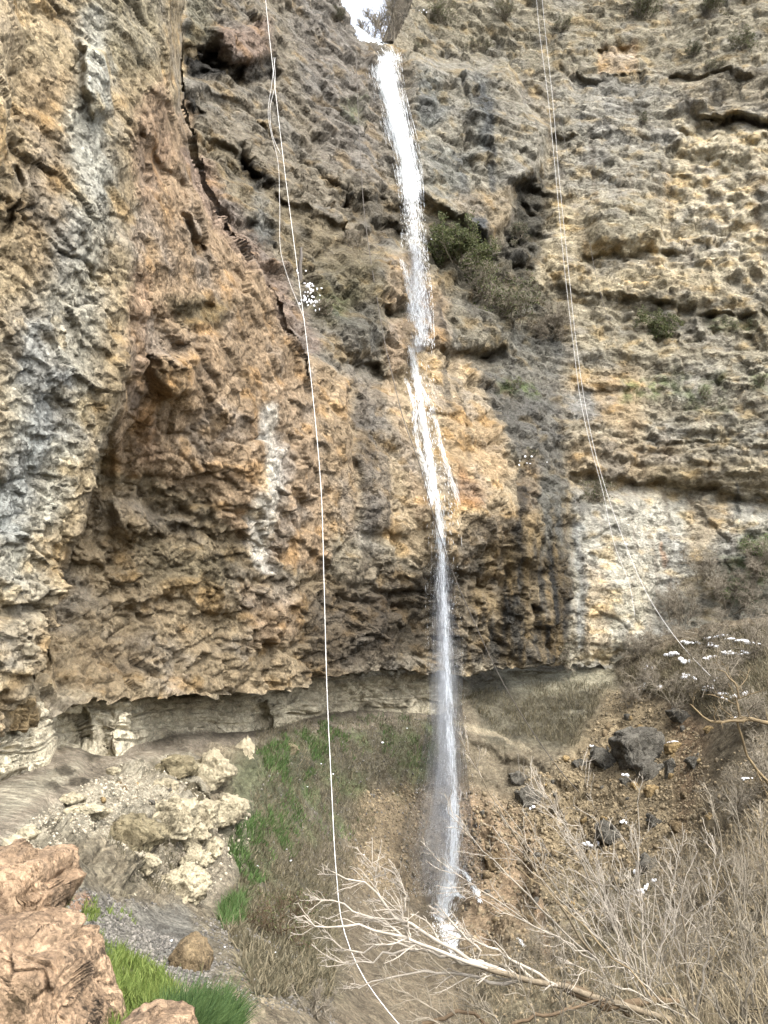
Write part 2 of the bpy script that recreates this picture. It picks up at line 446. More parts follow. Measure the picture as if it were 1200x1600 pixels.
BLOCKS = [  # outline, metres (minus: towards the viewer), feather px
 ([(330,45),(415,35),(420,85),(385,112),(350,80)], -1.0, 10),
 ([(288,72),(345,78),(352,105),(335,124),(288,120)], 2.2, 8),
 ([(355,95),(425,100),(432,128),(370,132)], 1.6, 8),
 ([(284,148),(312,155),(320,178),(296,190)], 1.6, 7),
 ([(378,232),(402,262),(436,292),(402,298),(380,262)], 2., 7),
 ([(408,190),(440,205),(436,240),(415,225)], 1.2, 7),
 ([(380,340),(432,352),(436,384),(402,376)], 1.3, 7),
 ([(520,290),(600,300),(640,330),(640,395),(580,372),(530,330)], 1.6, 14),
 ([(640,85),(700,105),(790,110),(852,200),(850,262),(805,290),(795,345),(765,375),(735,350),(690,330),(655,300),(640,190)], -1.5, 9),
 ([(806,292),(850,262),(862,300),(852,380),(832,445),(780,405),(800,350)], 1.5, 10),
 ([(660,345),(735,365),(780,400),(830,450),(800,500),(720,470),(670,420)], 1.0, 18),
 ([(936,68),(994,64),(992,106),(938,110)], 1.1, 5),
 ([(930,300),(1000,290),(1040,320),(1030,372),(975,392),(930,380),(920,340)], -1.1, 14),
 ([(1050,190),(1200,180),(1300,200),(1300,450),(1180,470),(1060,420),(1040,300)], .9, 16),
 ([(860,430),(1000,470),(1200,480),(1300,490),(1300,560),(1000,540),(870,520)], .9, 14),
 ([(580,400),(640,398),(648,470),(590,478)], -1.1, 10),
 ([(600,505),(650,500),(655,570),(608,585)], -1., 8),
 ([(655,430),(690,440),(702,500),(700,540),(660,540)], -.9, 9),
 ([(690,470),(760,480),(800,500),(790,540),(700,540)], -1.0, 8),
 ([(660,560),(720,580),(760,640),(745,700),(690,690),(655,620)], -.7, 12),
 ([(690,700),(760,720),(800,745),(802,840),(760,860),(690,885),(660,800)], -1.0, 14),
 ([(600,620),(655,630),(640,700),(605,690)], -.5, 10),
 ([(545,595),(600,600),(615,820),(575,832),(560,700)], -.5, 9),
 ([(240,555),(312,560),(302,612),(266,622),(240,590)], -.7, 6),
 ([(270,500),(300,470),(360,500),(350,540),(290,545)], .4, 10),
 ([(289,374),(313,374),(316,400),(296,406)], .8, 4),
 ([(300,300),(318,320),(326,372),(300,376),(290,330)], -.5, 5),
 ([(180,790),(230,795),(245,830),(205,850),(180,830)], -.5, 7),
 ([(230,740),(330,760),(360,830),(280,850),(215,800)], .6, 14),
 ([(135,60),(175,80),(172,140),(180,170),(150,185),(128,130)], -.5, 6),
 ([(0,-100),(28,-100),(22,90),(10,200),(0,260),(-100,260),(-100,-100)], -.7, 8),
 ([(60,960),(110,1000),(60,1110),(0,1140),(-60,1150),(-40,980)], -.4, 10),
 ([(480,400),(560,380),(600,420),(610,520),(560,545),(500,500)], -1.0, 16),
 ([(520,500),(575,500),(600,545),(560,560),(525,540)], -.7, 8),
 ([(720,560),(880,600),(880,700),(800,730),(770,660)], -.6, 14),
 ([(800,740),(880,740),(890,900),(820,880)], -.5, 10),
 ([(895,770),(1000,780),(1010,1010),(890,1030)], -.6, 10),
 ([(880,660),(1010,600),(1200,600),(1300,690),(1200,760),(900,740)], -.5, 10),
]
LEDGES = [ # line, depth, fade px
 ([(300,190),(360,230),(420,290),(470,330),(540,360),(610,355)], .7, 60),
 ([(300,125),(380,160),(440,200),(500,262),(560,320)], .45, 50),
 ([(480,545),(540,560),(600,575)], .8, 30),
 ([(470,420),(540,410),(600,402)], -.8, 40),
 ([(640,68),(700,80),(760,108),(830,150),(865,190)], .4, 40),
 ([(650,30),(720,40),(800,45),(860,60)], .3, 30),
 ([(1065,165),(1100,178),(1150,172),(1200,182),(1260,180)], 1.6, 45),
 ([(1105,256),(1140,250),(1175,252)], .9, 18),
 ([(880,120),(960,118),(1060,110),(1200,120)], .7, 35),
 ([(840,212),(920,205),(1050,215)], .5, 30),
 ([(860,300),(900,305),(960,300)], .5, 25),
 ([(830,440),(900,452),(1000,470),(1100,480),(1260,492)], .7, 30),
 ([(900,392),(960,400),(1040,392),(1090,400)], .7, 30),
 ([(880,600),(1000,606),(1100,598),(1260,600)], .5, 25),
 ([(880,690),(1000,686),(1260,692)], .45, 22),
 ([(870,738),(960,746),(1050,750),(1260,785)], .9, 32),
 ([(690,540),(740,548),(790,545)], 1.2, 30),
 ([(660,640),(720,646),(770,650)], .5, 20),
 ([(590,470),(640,478)], .9, 25),
 ([(565,565),(612,584)], .9, 22),
 ([(600,905),(700,895),(760,880),(810,850)], .9, 110),
 ([(420,700),(480,640),(520,600)], .3, 30),
 ([(430,930),(500,900),(570,910),(640,930)], .7, 80),
 ([(320,835),(380,830),(440,860)], .4, 40),
 ([(150,950),(260,930),(380,960)], .35, 40),
 ([(200,480),(240,500),(300,480),(340,470)], .4, 25),
 ([(560,830),(600,835),(660,830)], .4, 40),
 ([(820,880),(860,885),(900,870)], .5, 50),
]
GROOVES = [ # line with half widths, depth
 ([(228,212,3),(248,250,5),(268,272,5),(288,296,4)], .6),
 ([(22,268,3),(27,300,4),(12,350,4),(0,400,4)], .5),
 ([(162,195,3),(168,225,4),(150,260,3)], .35),
 ([(268,60,3),(272,110,4),(262,160,4),(290,180,3)], .5),
 ([(205,440,4),(245,500,5),(270,560,4)], .35),
 ([(470,460,3),(475,540,3),(455,600,3)], .35),
 ([(545,590,4),(552,680,5),(560,770,5),(555,840,4)], .5),
 ([(600,600,3),(612,720,4),(615,800,3)], .4),
 ([(860,60,4),(862,200,5),(858,290,4)], .7),
 ([(1048,190,4),(1045,300,5),(1040,420,4)], .6),
 ([(945,620,3),(950,690,3)], .4),
 ([(900,540,4),(895,600,4)], .4),
 ([(835,740,4),(850,840,5),(845,920,5),(855,1030,4)], .6),
 ([(800,860,4),(780,930,5),(790,1020,5)], .6),
 ([(895,800,3),(905,900,4),(890,1020,4)], .5),
 ([(1195,360,3),(1190,420,3)], .4),
 ([(440,60,4),(455,130,4),(500,220,4)], .5),
 ([(510,30,4),(560,110,5),(600,200,4)], .6),
 ([(180,860,3),(120,940,4),(60,1010,4)], .3),
]
dD = np.zeros(D.shape)
cav = np.clip(.6 + 1.5 * fbm(np.stack([PX / 26, PY / 18, PX * 0 + 9], -1), 3, 23), .1, 1.3)
for pts, dep, fe in BLOCKS: dD += (dep if dep < 0 else dep * .62 * cav) * poly_mask(WX, WY, pts, fe * 1.4)
brk = np.clip(.75 + 1.3 * fbm(np.stack([PX / 70, PY / 30, PX * 0], -1), 3, 17), .1, 1.5)
for pts, dep, fa in LEDGES: dD += dep * brk * ledge_mask(WX, PY + 1.6 * (WY - PY), pts, fa)
brk = np.clip(.7 + 1.6 * fbm(np.stack([PX / 40, PY / 40, PX * 0 + 3], -1), 3, 19), 0, 1.4)
for pts, dep in GROOVES: dD += .55 * dep * brk * stroke_mask(WX, WY, [(x, y, wd * 1.3) for x, y, wd in pts], .9)
D = D + blur(dD, 1.)
Q = P(PX, PY, D)
NRM = NBASE
SPC = np.maximum(np.linalg.norm(np.gradient(Q, axis=1), axis=-1), np.linalg.norm(np.gradient(Q, axis=0), axis=-1))
cut = np.zeros(D.shape, bool); cut[:, 1:] |= lay_id[:, 1:] != lay_id[:, :-1]; cut[:, :-1] |= cut[:, 1:]
SPC = np.where(cut, 2.6 * STEP * D / F, SPC)
SPC = blur(np.maximum(SPC, blur(SPC, 1.5)), 1.)

# relief: real displacement of the sheet, wavelengths chosen by how far away it is
def relief(Q, D, amp=1., seed=0, flat=1., sp=None):
    if sp is None: sp = np.maximum(np.linalg.norm(np.gradient(Q, axis=1), axis=-1), np.linalg.norm(np.gradient(Q, axis=0), axis=-1))
    sp = blur(sp, 3)
    h = np.zeros(D.shape, np.float32)
    z = Q.copy(); z[..., 2] *= flat
    big = .55 + .45 * np.clip(1.2 * fbm(Q / 3.5, 2, seed + 3) + .5, 0, 1)
    for k, (lam, am) in enumerate(((4., .05), (2., .06), (1., .07), (.5, .08), (.25, .09), (.12, .09))):
        wgt = np.clip((lam / sp - 2.5) / 3, 0, 1) * np.clip(D / 4.5 / lam, 0, 1)
        n = perlin(z / lam, seed + k)
        h += wgt * lam * am * (n - .5 * np.abs(perlin(z / lam * 1.3, seed + 50 + k)))
    for k, (lam, am) in enumerate(((2.4, .13), (1.1, .2), (.5, .27), (.24, .3))):
        wgt = np.clip((lam / sp - 3) / 3, 0, 1) * np.clip(D / 8 / lam, 0, 1)
        zz = z / lam + .3 * np.stack([perlin(z / lam * 1.7, seed + 70 + j) for j in range(3)], -1)
        f, e = facets(zz, seed + 90 + k)
        h += wgt * lam * am * big * (1 + .25 * np.clip((D - 26) / 6, 0, 1)) * (f - .5 * np.exp(-(e / .06) ** 2) * (perlin(z / lam * .4, seed + 7) > 0))
    return h * amp * np.clip(1.6 - sp / .3, .1, 1)
right = np.clip((PX - 800) / 120, 0, 1)
hrel = relief(Q, D, 1., 5, 1.35, SPC)
# bedding of the right wall: layers stand proud or recede, unevenly along the wall
zz = Q[..., 2] + .7 * fbm(Q / 9., 2, 31) + .1 * Q[..., 0]
lay = np.zeros(D.shape, np.float32)
for th, am in ((1.7, .5), (.62, .26), (.27, .12)):
    L = zz / th; li = np.floor(L); fr = L - li
    a = perlin(np.stack([Q[..., 0] / (th * 4.5), li * 7.31, Q[..., 1] / 6], -1), 41)
    b = perlin(np.stack([Q[..., 0] / (th * 4.5), (li + 1) * 7.31, Q[..., 1] / 6], -1), 41)
    s = np.clip((fr - .86) / .14, 0, 1)
    mod = np.clip(.6 + 1.5 * fbm(Q / np.array([5., 5., 3.]), 2, 47 + int(th * 10)), 0, 1.3)
    lay += mod * (am * (a * (1 - s) + b * s) - am * .22 * np.exp(-((fr - .93) / .06) ** 2))
zone = np.clip(right + .35 * poly_mask(PX, PY, [(290,-200),(660,-200),(640,560),(480,580),(300,200)], 30), 0, 1)
near = np.clip((25 - D) / 7, 0, 1) * np.clip((950 - PY) / 150, .25, 1)
smooth2 = poly_mask(PX, PY, [(885,770),(1020,765),(1210,790),(1210,1000),(1010,1040),(880,1040)], 25)
hrel = hrel * (1 - .3 * right) * (1 - .45 * near) + lay * zone
hrel *= 1 - .5 * smooth2
smoothz = poly_mask(PX, PY, [(480,590),(600,590),(640,560),(720,600),(800,740),(790,860),(600,900),(500,830)], 30)
hrel *= 1 - .45 * smoothz
# calcite drapery of the tufa: upright flutes
fl = fbm(np.stack([Q[..., 0] / .35, Q[..., 1] / 3, Q[..., 2] / 3.5], -1), 3, 55)
hrel += .22 * fl * np.clip(smoothz + poly_mask(PX, PY, [(640,420),(710,440),(880,740),(900,1030),(740,1040),(640,560)], 20), 0, 1)
Q = Q + NRM * hrel[..., None]
CQ, CN = Q, grid_normals(Q)

# stone colours, mineral stains, and deep shade painted into the alcove hollows
BASE = (182,164,130)
PAINT = [ # outline, colour, feather, strength
 ([(600,-200),(1400,-200),(1400,110),(1000,110),(860,130),(760,110),(640,80)], (166,152,120), 30, .9),
 ([(640,85),(760,100),(856,200),(850,265),(800,290),(760,375),(690,335),(650,300)], (172,162,140), 10, .9),
 ([(650,100),(690,120),(700,180),(660,200)], (118,124,124), 12, .7),
 ([(735,110),(770,120),(772,240),(750,250),(740,180)], (112,116,116), 12, .7),
 ([(660,220),(740,230),(730,320),(690,320)], (132,134,128), 14, .6),
 ([(700,310),(800,285),(800,350),(765,372),(740,345)], (186,158,112), 10, .8),
 ([(738,335),(765,335),(765,372),(745,378)], (100,108,116), 5, .9),
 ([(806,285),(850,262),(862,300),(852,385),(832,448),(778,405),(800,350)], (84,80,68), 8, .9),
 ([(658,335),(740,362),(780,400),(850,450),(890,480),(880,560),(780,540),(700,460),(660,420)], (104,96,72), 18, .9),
 ([(862,125),(1050,110),(1055,290),(960,300),(870,300)], (172,162,140), 16, .85),
 ([(880,120),(1000,110),(1030,190),(900,205)], (160,152,136), 14, .7),
 ([(936,66),(996,62),(994,108),(938,112)], (212,178,130), 4, .9),
 ([(1055,180),(1400,170),(1400,470),(1180,470),(1090,430),(1045,300)], (226,204,158), 18, .9),
 ([(1160,270),(1400,250),(1400,370),(1200,360)], (160,150,132), 14, .8),
 ([(1130,440),(1400,420),(1400,500),(1110,500)], (162,152,132), 16, .75),
 ([(860,300),(930,310),(1045,320),(1100,430),(1180,480),(1000,470),(840,440),(850,380)], (212,188,138), 16, .85),
 ([(935,305),(1010,295),(1040,330),(985,388),(935,370)], (168,156,126), 12, .8),
 ([(870,460),(1400,490),(1400,600),(880,600)], (178,162,126), 22, .8),
 ([(880,585),(1030,570),(1060,640),(1000,680),(890,650)], (198,162,104), 18, .75),
 ([(1000,560),(1400,550),(1400,720),(1010,700)], (174,162,134), 22, .8),
 ([(880,610),(930,605),(935,650),(890,660)], (150,150,146), 10, .8),
 ([(880,690),(1060,690),(1060,750),(880,750)], (192,160,108), 18, .7),
 ([(1020,720),(1400,730),(1400,790),(1020,780)], (186,164,118), 16, .7),
 ([(890,770),(1400,780),(1400,1060),(890,1060)], (202,194,174), 22, .9),
 ([(895,900),(1010,880),(1010,1040),(885,1040)], (218,204,170), 16, .8),
 ([(915,880),(945,880),(950,1010),(915,1020)], (212,180,128), 10, .6),
 ([(1075,780),(1150,790),(1110,860),(1090,900),(1070,860)], (200,172,124), 12, .7),
 ([(1080,880),(1200,820),(1400,820),(1400,1060),(1060,1000)], (148,140,118), 20, .7),
 ([(690,520),(740,560),(880,600),(885,740),(820,740),(770,650),(710,560)], (112,108,100), 16, .9),
 ([(780,500),(880,530),(880,600),(770,580)], (128,126,118), 14, .7),
 ([(800,740),(880,738),(895,830),(900,900),(880,1040),(720,1040),(740,950),(800,880),(825,800)], (74,69,61), 11, .95),
 ([(830,740),(890,745),(890,860),(850,860)], (130,126,114), 12, .7),
 ([(770,890),(810,880),(800,930),(770,990),(740,1030),(730,1000)], (168,142,98), 10, .6),
 # waterfall tufa
 ([(575,395),(650,398),(652,478),(590,480)], (190,158,114), 12, .9),
 ([(575,500),(655,495),(660,585),(610,590)], (188,154,112), 12, .9),
 ([(640,415),(690,440),(712,520),(745,580),(775,645),(805,745),(802,850),(700,890),(650,880),(590,840),(600,600),(645,560)], (212,180,128), 14, .95),
 ([(690,620),(770,650),(800,745),(745,790),(700,740)], (214,172,108), 14, .8),
 ([(715,720),(750,760),(752,790),(715,785)], (206,146,72), 7, .9),
 ([(700,440),(790,480),(795,545),(700,545)], (150,138,112), 12, .8),
 ([(655,440),(700,450),(705,545),(665,545)], (168,132,86), 8, .7),
 ([(740,800),(830,800),(800,880),(690,1040),(600,1030),(560,960),(620,905),(700,890)], (140,118,84), 22, .85),
 ([(820,700),(850,740),(835,830),(805,800)], (168,140,100), 8, .7),
 ([(620,900),(700,895),(700,1030),(560,1030),(560,960)], (92,80,60), 20, .8),
 ([(520,1022),(690,1015),(690,1060),(540,1060)], (176,158,128), 8, .8),
 # grey and golden columns left of the fall
 ([(478,560),(548,585),(562,760),(560,835),(508,840),(498,700)], (190,154,104), 14, .9),
 ([(546,585),(602,598),(618,820),(570,840),(560,720)], (148,130,108), 10, .9),
 ([(570,860),(640,880),(620,960),(540,960),(520,900)], (130,112,86), 20, .7),
 # alcove
 ([(288,-200),(545,-200),(560,40),(650,100),(650,300),(600,400),(600,560),(545,590),(482,570),(422,440),(336,300),(292,160)], (158,142,116), 12, .95),
 ([(330,40),(418,30),(424,85),(385,112),(345,80)], (164,130,108), 12, .8),
 ([(290,-50),(340,-50),(330,60),(290,75)], (140,134,106), 14, .7),
 ([(450,-100),(560,-60),(600,120),(600,290),(520,260),(470,120)], (150,138,126), 22, .8),
 ([(300,190),(420,280),(480,330),(560,370),(600,400),(540,430),(470,420),(400,340),(330,250)], (150,130,90), 18, .85),
 ([(480,400),(600,400),(600,540),(500,500)], (132,118,82), 20, .85),
 ([(490,440),(560,440),(560,520),(500,500)], (108,104,62), 16, .6),
 ([(288,72),(345,76),(355,108),(335,124),(288,120)], (58,56,54), 8, .9),  # alcove hollows from here: dark wet rock with their deep shade painted in
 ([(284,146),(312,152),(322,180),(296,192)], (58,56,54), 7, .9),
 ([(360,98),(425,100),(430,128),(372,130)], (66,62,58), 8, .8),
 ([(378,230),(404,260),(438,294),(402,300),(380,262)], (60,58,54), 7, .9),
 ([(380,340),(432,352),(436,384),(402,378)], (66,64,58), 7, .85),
 ([(520,290),(600,300),(640,335),(640,392),(580,370),(535,330)], (104,92,70), 14, .7),
 ([(380,320),(440,330),(440,380),(400,370)], (118,116,108), 10, .5),
 ([(520,480),(590,470),(600,540),(545,560)], (110,106,98), 12, .7),
 # left buttress
 ([(-260,-200),(292,-200),(286,0),(290,150),(218,300),(208,480),(188,620),(142,760),(88,900),(50,1000),(0,1160),(-260,1220)], (192,164,112), 10, .97),
 ([(-260,-200),(30,-200),(26,100),(8,260),(-260,300)], (212,184,134), 12, .9),
 ([(40,100),(125,120),(120,300),(130,430),(60,470),(20,400)], (176,144,94), 28, .8),
 ([(60,480),(120,480),(80,560),(30,560)], (176,142,92), 16, .7),
 ([(130,20),(180,-60),(260,-60),(250,100),(185,120)], (160,146,104), 20, .7),
 ([(-60,850),(60,860),(60,1000),(0,1120),(-100,1150)], (172,156,126), 24, .85),
 # orange buttress
 ([(290,150),(218,300),(206,480),(186,640),(165,740),(235,750),(330,800),(420,880),(520,905),(502,700),(486,590),(424,440),(338,300)], (190,152,104), 10, .95),
 ([(215,170),(262,120),(275,240),(230,330),(212,270)], (194,150,106), 16, .8),
 ([(250,560),(310,560),(300,640),(250,640)], (184,142,76), 14, .7),
 ([(270,465),(370,470),(340,510),(280,510)], (124,110,66), 14, .75),
 ([(420,600),(500,600),(500,800),(450,840),(430,700)], (192,158,116), 16, .7),
 ([(350,540),(400,530),(420,640),(360,650)], (178,146,104), 18, .6),
 # underside of the overhang
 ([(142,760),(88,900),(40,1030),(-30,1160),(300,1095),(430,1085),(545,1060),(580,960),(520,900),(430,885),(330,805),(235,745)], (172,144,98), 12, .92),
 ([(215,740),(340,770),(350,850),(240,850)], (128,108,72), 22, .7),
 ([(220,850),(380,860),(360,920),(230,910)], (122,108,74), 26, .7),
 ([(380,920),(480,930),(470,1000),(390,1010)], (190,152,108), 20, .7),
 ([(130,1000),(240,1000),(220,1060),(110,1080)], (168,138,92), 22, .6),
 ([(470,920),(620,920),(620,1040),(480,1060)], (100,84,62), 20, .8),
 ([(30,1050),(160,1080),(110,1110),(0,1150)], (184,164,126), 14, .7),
 ([(250,1060),(300,1055),(290,1090),(262,1090)], (196,168,130), 6, .8),
]
STREAKS = [ # line with half widths, colour, softness, strength
 ([(142,30,22),(156,110,30),(140,200,38),(152,300,36),(122,440,52),(92,560,62),(60,690,56),(36,800,48),(0,900,40)], (184,178,158), .6, .8),
 ([(150,70,16),(156,130,22),(140,210,24),(160,290,20)], (198,194,176), .7, .7),
 ([(55,520,16),(50,590,14)], (180,182,176), .5, .6),
 ([(90,600,24),(50,720,28),(10,820,24)], (166,172,172), .6, .7),
 ([(140,620,20),(110,720,20),(80,800,16)], (196,190,168), .6, .6),
 ([(298,240,12),(350,335,18),(430,430,18),(482,545,16)], (166,134,112), .6, .8),
 ([(226,440,16),(216,560,18),(238,710,18)], (190,146,102), .6, .6),
 ([(262,170,8),(240,230,12),(226,290,10)], (190,150,106), .6, .6),
 ([(424,640,10),(432,720,16),(416,800,22),(412,850,20),(424,890,9)], (240,226,204), .5, .97),
 ([(440,680,8),(446,740,10),(440,800,8)], (216,190,160), .6, .6),
 ([(820,760,7),(810,860,8),(790,960,7)], (44,43,41), .6, .8),
 ([(870,860,10),(866,950,12),(860,1030,8)], (46,46,45), .6, .8),
 ([(835,880,5),(830,960,6),(832,1030,5)], (170,146,104), .6, .7),
 ([(855,900,4),(852,970,5)], (176,150,104), .6, .6),
 ([(755,140,8),(765,220,9),(770,290,6)], (96,100,104), .6, .7),
 ([(715,240,6),(730,300,7)], (110,112,112), .6, .6),
 ([(905,820,6),(912,900,8),(905,1010,7)], (170,172,168), .6, .7),
 ([(1032,850,4),(1038,880,5)], (206,150,100), .5, .7),
 ([(1150,760,5),(1152,800,6)], (110,108,102), .6, .8),
 ([(565,620,10),(572,720,12),(580,820,10)], (128,114,98), .6, .7),
 ([(690,470,4),(700,560,5),(712,650,4)], (92,80,62), .6, .6),
 ([(716,560,4),(724,640,5),(735,720,4)], (110,92,68), .6, .5),
 ([(610,600,10),(640,700,14),(660,800,12)], (206,170,124), .6, .6),
 ([(405,310,10),(412,360,10)], (150,150,146), .6, .5),
]
def paint(PX, PY, base, PAINT, STREAKS, jit=9, sc=40, seed=60):
    w3 = np.stack([PX / sc, PY / sc, PX * 0], -1)
    WX = PX + jit * 1.6 * fbm(w3, 4, seed, .65); WY = PY + jit * 1.6 * fbm(w3, 4, seed + 5, .65)
    C = np.broadcast_to(lin(base), PX.shape + (3,)).copy()
    for pts, c, fe, st in PAINT:
        m = (st * poly_mask(WX, WY, pts, fe))[..., None]
        C = C * (1 - m) + lin(c) * m
    for pts, c, so, st in STREAKS:
        m = (st * stroke_mask(WX, WY, pts, so))[..., None]
        C = C * (1 - m) + lin(c) * m
    l = (C * np.array([.25, .6, .15])).sum(-1, keepdims=True)
    return (l + (C - l) * SAT) * ALB * np.array([.97, 1., .985])
C = paint(PX, PY, BASE, PAINT, STREAKS)
# patina: grey lichen crust, ochre fresh breaks, dark run-off marks
n = fbm(Q / np.array([2.2, 2.2, 1.6]), 4, 81); g = np.clip((n - .02) * 3.2, 0, 1)[..., None]
lum = C.mean(-1, keepdims=True)
C = C * (1 - .38 * g) + .38 * g * lum * np.array([.94, .95, .92])
n = fbm(Q / np.array([1.3, 1.3, .8]), 4, 91); g = np.clip((n - .1) * 4, 0, 1)[..., None]
C = C * (1 + g * (np.array([1.18, 1.04, .82]) - 1))
runs = fbm(np.stack([Q[..., 0] / .5, Q[..., 1] / 2., Q[..., 2] / 5.5], -1), 4, 95)
g = np.clip((runs - .12) * 4, 0, 1)[..., None] * (.4 + .6 * right[..., None])
C = C * (1 - .28 * g * np.array([.9, 1, 1.05]))
sm = fbm(Q / .35, 3, 97)[..., None]
C = np.clip(C * (1 + .3 * sm), .01, .85)
m = poly_mask(WX, WY, [(745,860),(830,800),(895,770),(898,1045),(720,1045)], 14)
t_ = np.clip(.35 + 2.4 * fbm(np.stack([Q[..., 0] / .45, Q[..., 1] / 2, Q[..., 2] / 3.2], -1), 4, 111), 0, 1)
C = C * (1 - (.5 * m * t_)[..., None]) + (.5 * m * t_)[..., None] * lin((176,152,108)) * ALB
# moss and tufts of grass on the cliff
for pts, s in (([(970,590),(1050,585),(1060,620),(970,625)], .7), ([(1060,590),(1130,590),(1140,640),(1070,640)], .6), ([(1150,840),(1210,830),(1210,880),(1160,880)], .9),
               ([(1130,870),(1200,880),(1190,950),(1140,940)], .7), ([(785,590),(835,600),(850,630),(790,610)], .8), ([(1175,590),(1230,590),(1230,610),(1175,610)], .8),
               ([(490,455),(545,460),(540,500),(495,480)], .5), ([(540,150),(570,150),(575,190),(545,185)], .5), ([(1110,498),(1180,498),(1180,515),(1110,515)], .7)):
    m = poly_mask(WX, WY, pts, 10) * np.clip(.5 + 1.8 * fbm(Q / .5, 3, 99), 0, 1) * s
    C = C * (1 - m[..., None]) + m[..., None] * np.array([.075, .1, .035])
C = np.clip(C * (1 + .16 * right[..., None]), .01, .85)
idx = np.arange(nrow * len(cols)).reshape(nrow, len(cols))
faces = np.stack([idx[:-1, :-1], idx[1:, :-1], idx[1:, 1:], idx[:-1, 1:]], -1)
torn = np.zeros((nrow - 1, len(cols) - 1), bool); FL = []
for e_id in (1,):
    rows_ = [r for r in range(nrow) if (lay_id[r] == e_id).any() and (lay_id[r] == e_id + 1).any()]
    ec = np.array([np.where(lay_id[r] == e_id)[0].max() for r in rows_]); rows_ = np.array(rows_)
    jump = D[rows_, ec + 1] - D[rows_, ec]
    ok = jump > 1.2
    run = np.where(ok)[0]
    if len(run) < 10: continue
    a0, a1 = run.min(), run.max() + 1
    rows_, ec, jump = rows_[a0:a1], ec[a0:a1], np.maximum(jump[a0:a1], .3)
    for r, c in zip(rows_[:-1], ec[:-1]):
        for cc in range(max(c - 3, 0), c + 5):
            if cc < len(cols) - 1 and len({int(v) for v in lay_id[r:r + 2, cc:cc + 2].ravel()}) > 1: torn[r, cc] = True
    FL.append((e_id, rows_, ec, jump))
fx = PX[:-1, :-1]; rr = np.arange(nrow - 1)[:, None]
# sky gap at the top of the fall: the wall ends there
fy = PY[:-1, :-1]
gap = poly_mask(PX, PY, [(528,-260),(534,0),(552,30),(566,58),(590,64),(614,66),(628,40),(640,10),(660,-40),(690,-260)], 1.)[:-1, :-1] > .5
s1 = fx < CXr[2][:-1][:, None] + 6
s2 = ~s1 & (fx < CXr[5][:-1][:, None] + 8)
s4 = fx >= CXr[10][:-1][:, None]
s3 = ~(s1 | s2 | s4)
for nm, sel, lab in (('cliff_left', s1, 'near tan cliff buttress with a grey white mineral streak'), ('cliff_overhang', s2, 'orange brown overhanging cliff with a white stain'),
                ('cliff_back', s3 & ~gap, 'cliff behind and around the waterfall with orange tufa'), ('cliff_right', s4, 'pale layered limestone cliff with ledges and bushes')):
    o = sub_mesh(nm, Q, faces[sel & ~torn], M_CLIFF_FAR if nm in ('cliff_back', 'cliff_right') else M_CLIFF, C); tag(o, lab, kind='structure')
for e_id, rows_, ec, jump in FL:
    e = Q[rows_, ec]; Kf = 44; t_ = np.linspace(0, 1, Kf)[None, :, None]
    ray = e / np.linalg.norm(e, axis=1, keepdims=True) + np.array([-.05, 0, 0])
    W_ = e[:, None] + ray[:, None] * t_ * (jump + 1.5)[:, None, None]
    W_ = W_ + np.clip(t_ * 6, 0, 1) * np.stack([-.55 * np.abs(fbm(W_ / 1.3, 4, 131)) - .1, 0 * W_[..., 0], .2 * fbm(W_ / .8, 3, 133)], -1)
    fi = np.arange(W_.shape[0] * Kf).reshape(-1, Kf); ff = np.stack([fi[:-1, :-1], fi[1:, :-1], fi[1:, 1:], fi[:-1, 1:]], -1).reshape(-1, 4)
    cc = np.repeat(C[rows_, ec][:, None], Kf, 1)
    tag(sub_mesh('cliff_flank', W_, ff, M_CLIFF, cc), 'hidden flank of the buttress', kind='structure')
    Kb = 70; ci = np.clip(ec[:, None] + 9 - np.arange(Kb)[None], 0, len(cols) - 1)
    I_ = (IA, IB)[e_id][rows_[:, None], ci]
    B_ = P(cols[ci], PY[rows_][:, None][..., 0] if PY[rows_].ndim == 1 else PY[rows_[:, None], ci], 1 / I_)
    off = (Q[rows_, ec + 1] - P(cols[ec + 1], PY[rows_, ec + 1], 1 / (IA, IB)[e_id][rows_, ec + 1]))
    B_ = B_ + .5 * off[:, None] + .35 * np.clip(np.arange(Kb) / 8., 0, 1)[None, :, None] * fbm(B_ / 1.4, 4, 137)[..., None] * np.array([0, 1., 0])
    deep = .3 + np.clip(np.max([dD[rows_, np.minimum(ec + q, len(cols) - 1)] for q in (2, 6, 12, 20)], 0), 0, 3)
    B_ = B_ + np.array([0, 1., 0]) * deep[:, None, None] * np.linalg.norm(B_, axis=-1, keepdims=True) / B_[..., 1:2]
    fi = np.arange(B_.shape[0] * Kb).reshape(-1, Kb); ff = np.stack([fi[:-1, :-1], fi[:-1, 1:], fi[1:, 1:], fi[1:, :-1]], -1).reshape(-1, 4)
    tag(sub_mesh('cliff_recess', B_, ff, M_CLIFF, np.repeat(C[rows_, ec + 1][:, None], Kb, 1)), 'rock wall going on behind the buttress', kind='structure')
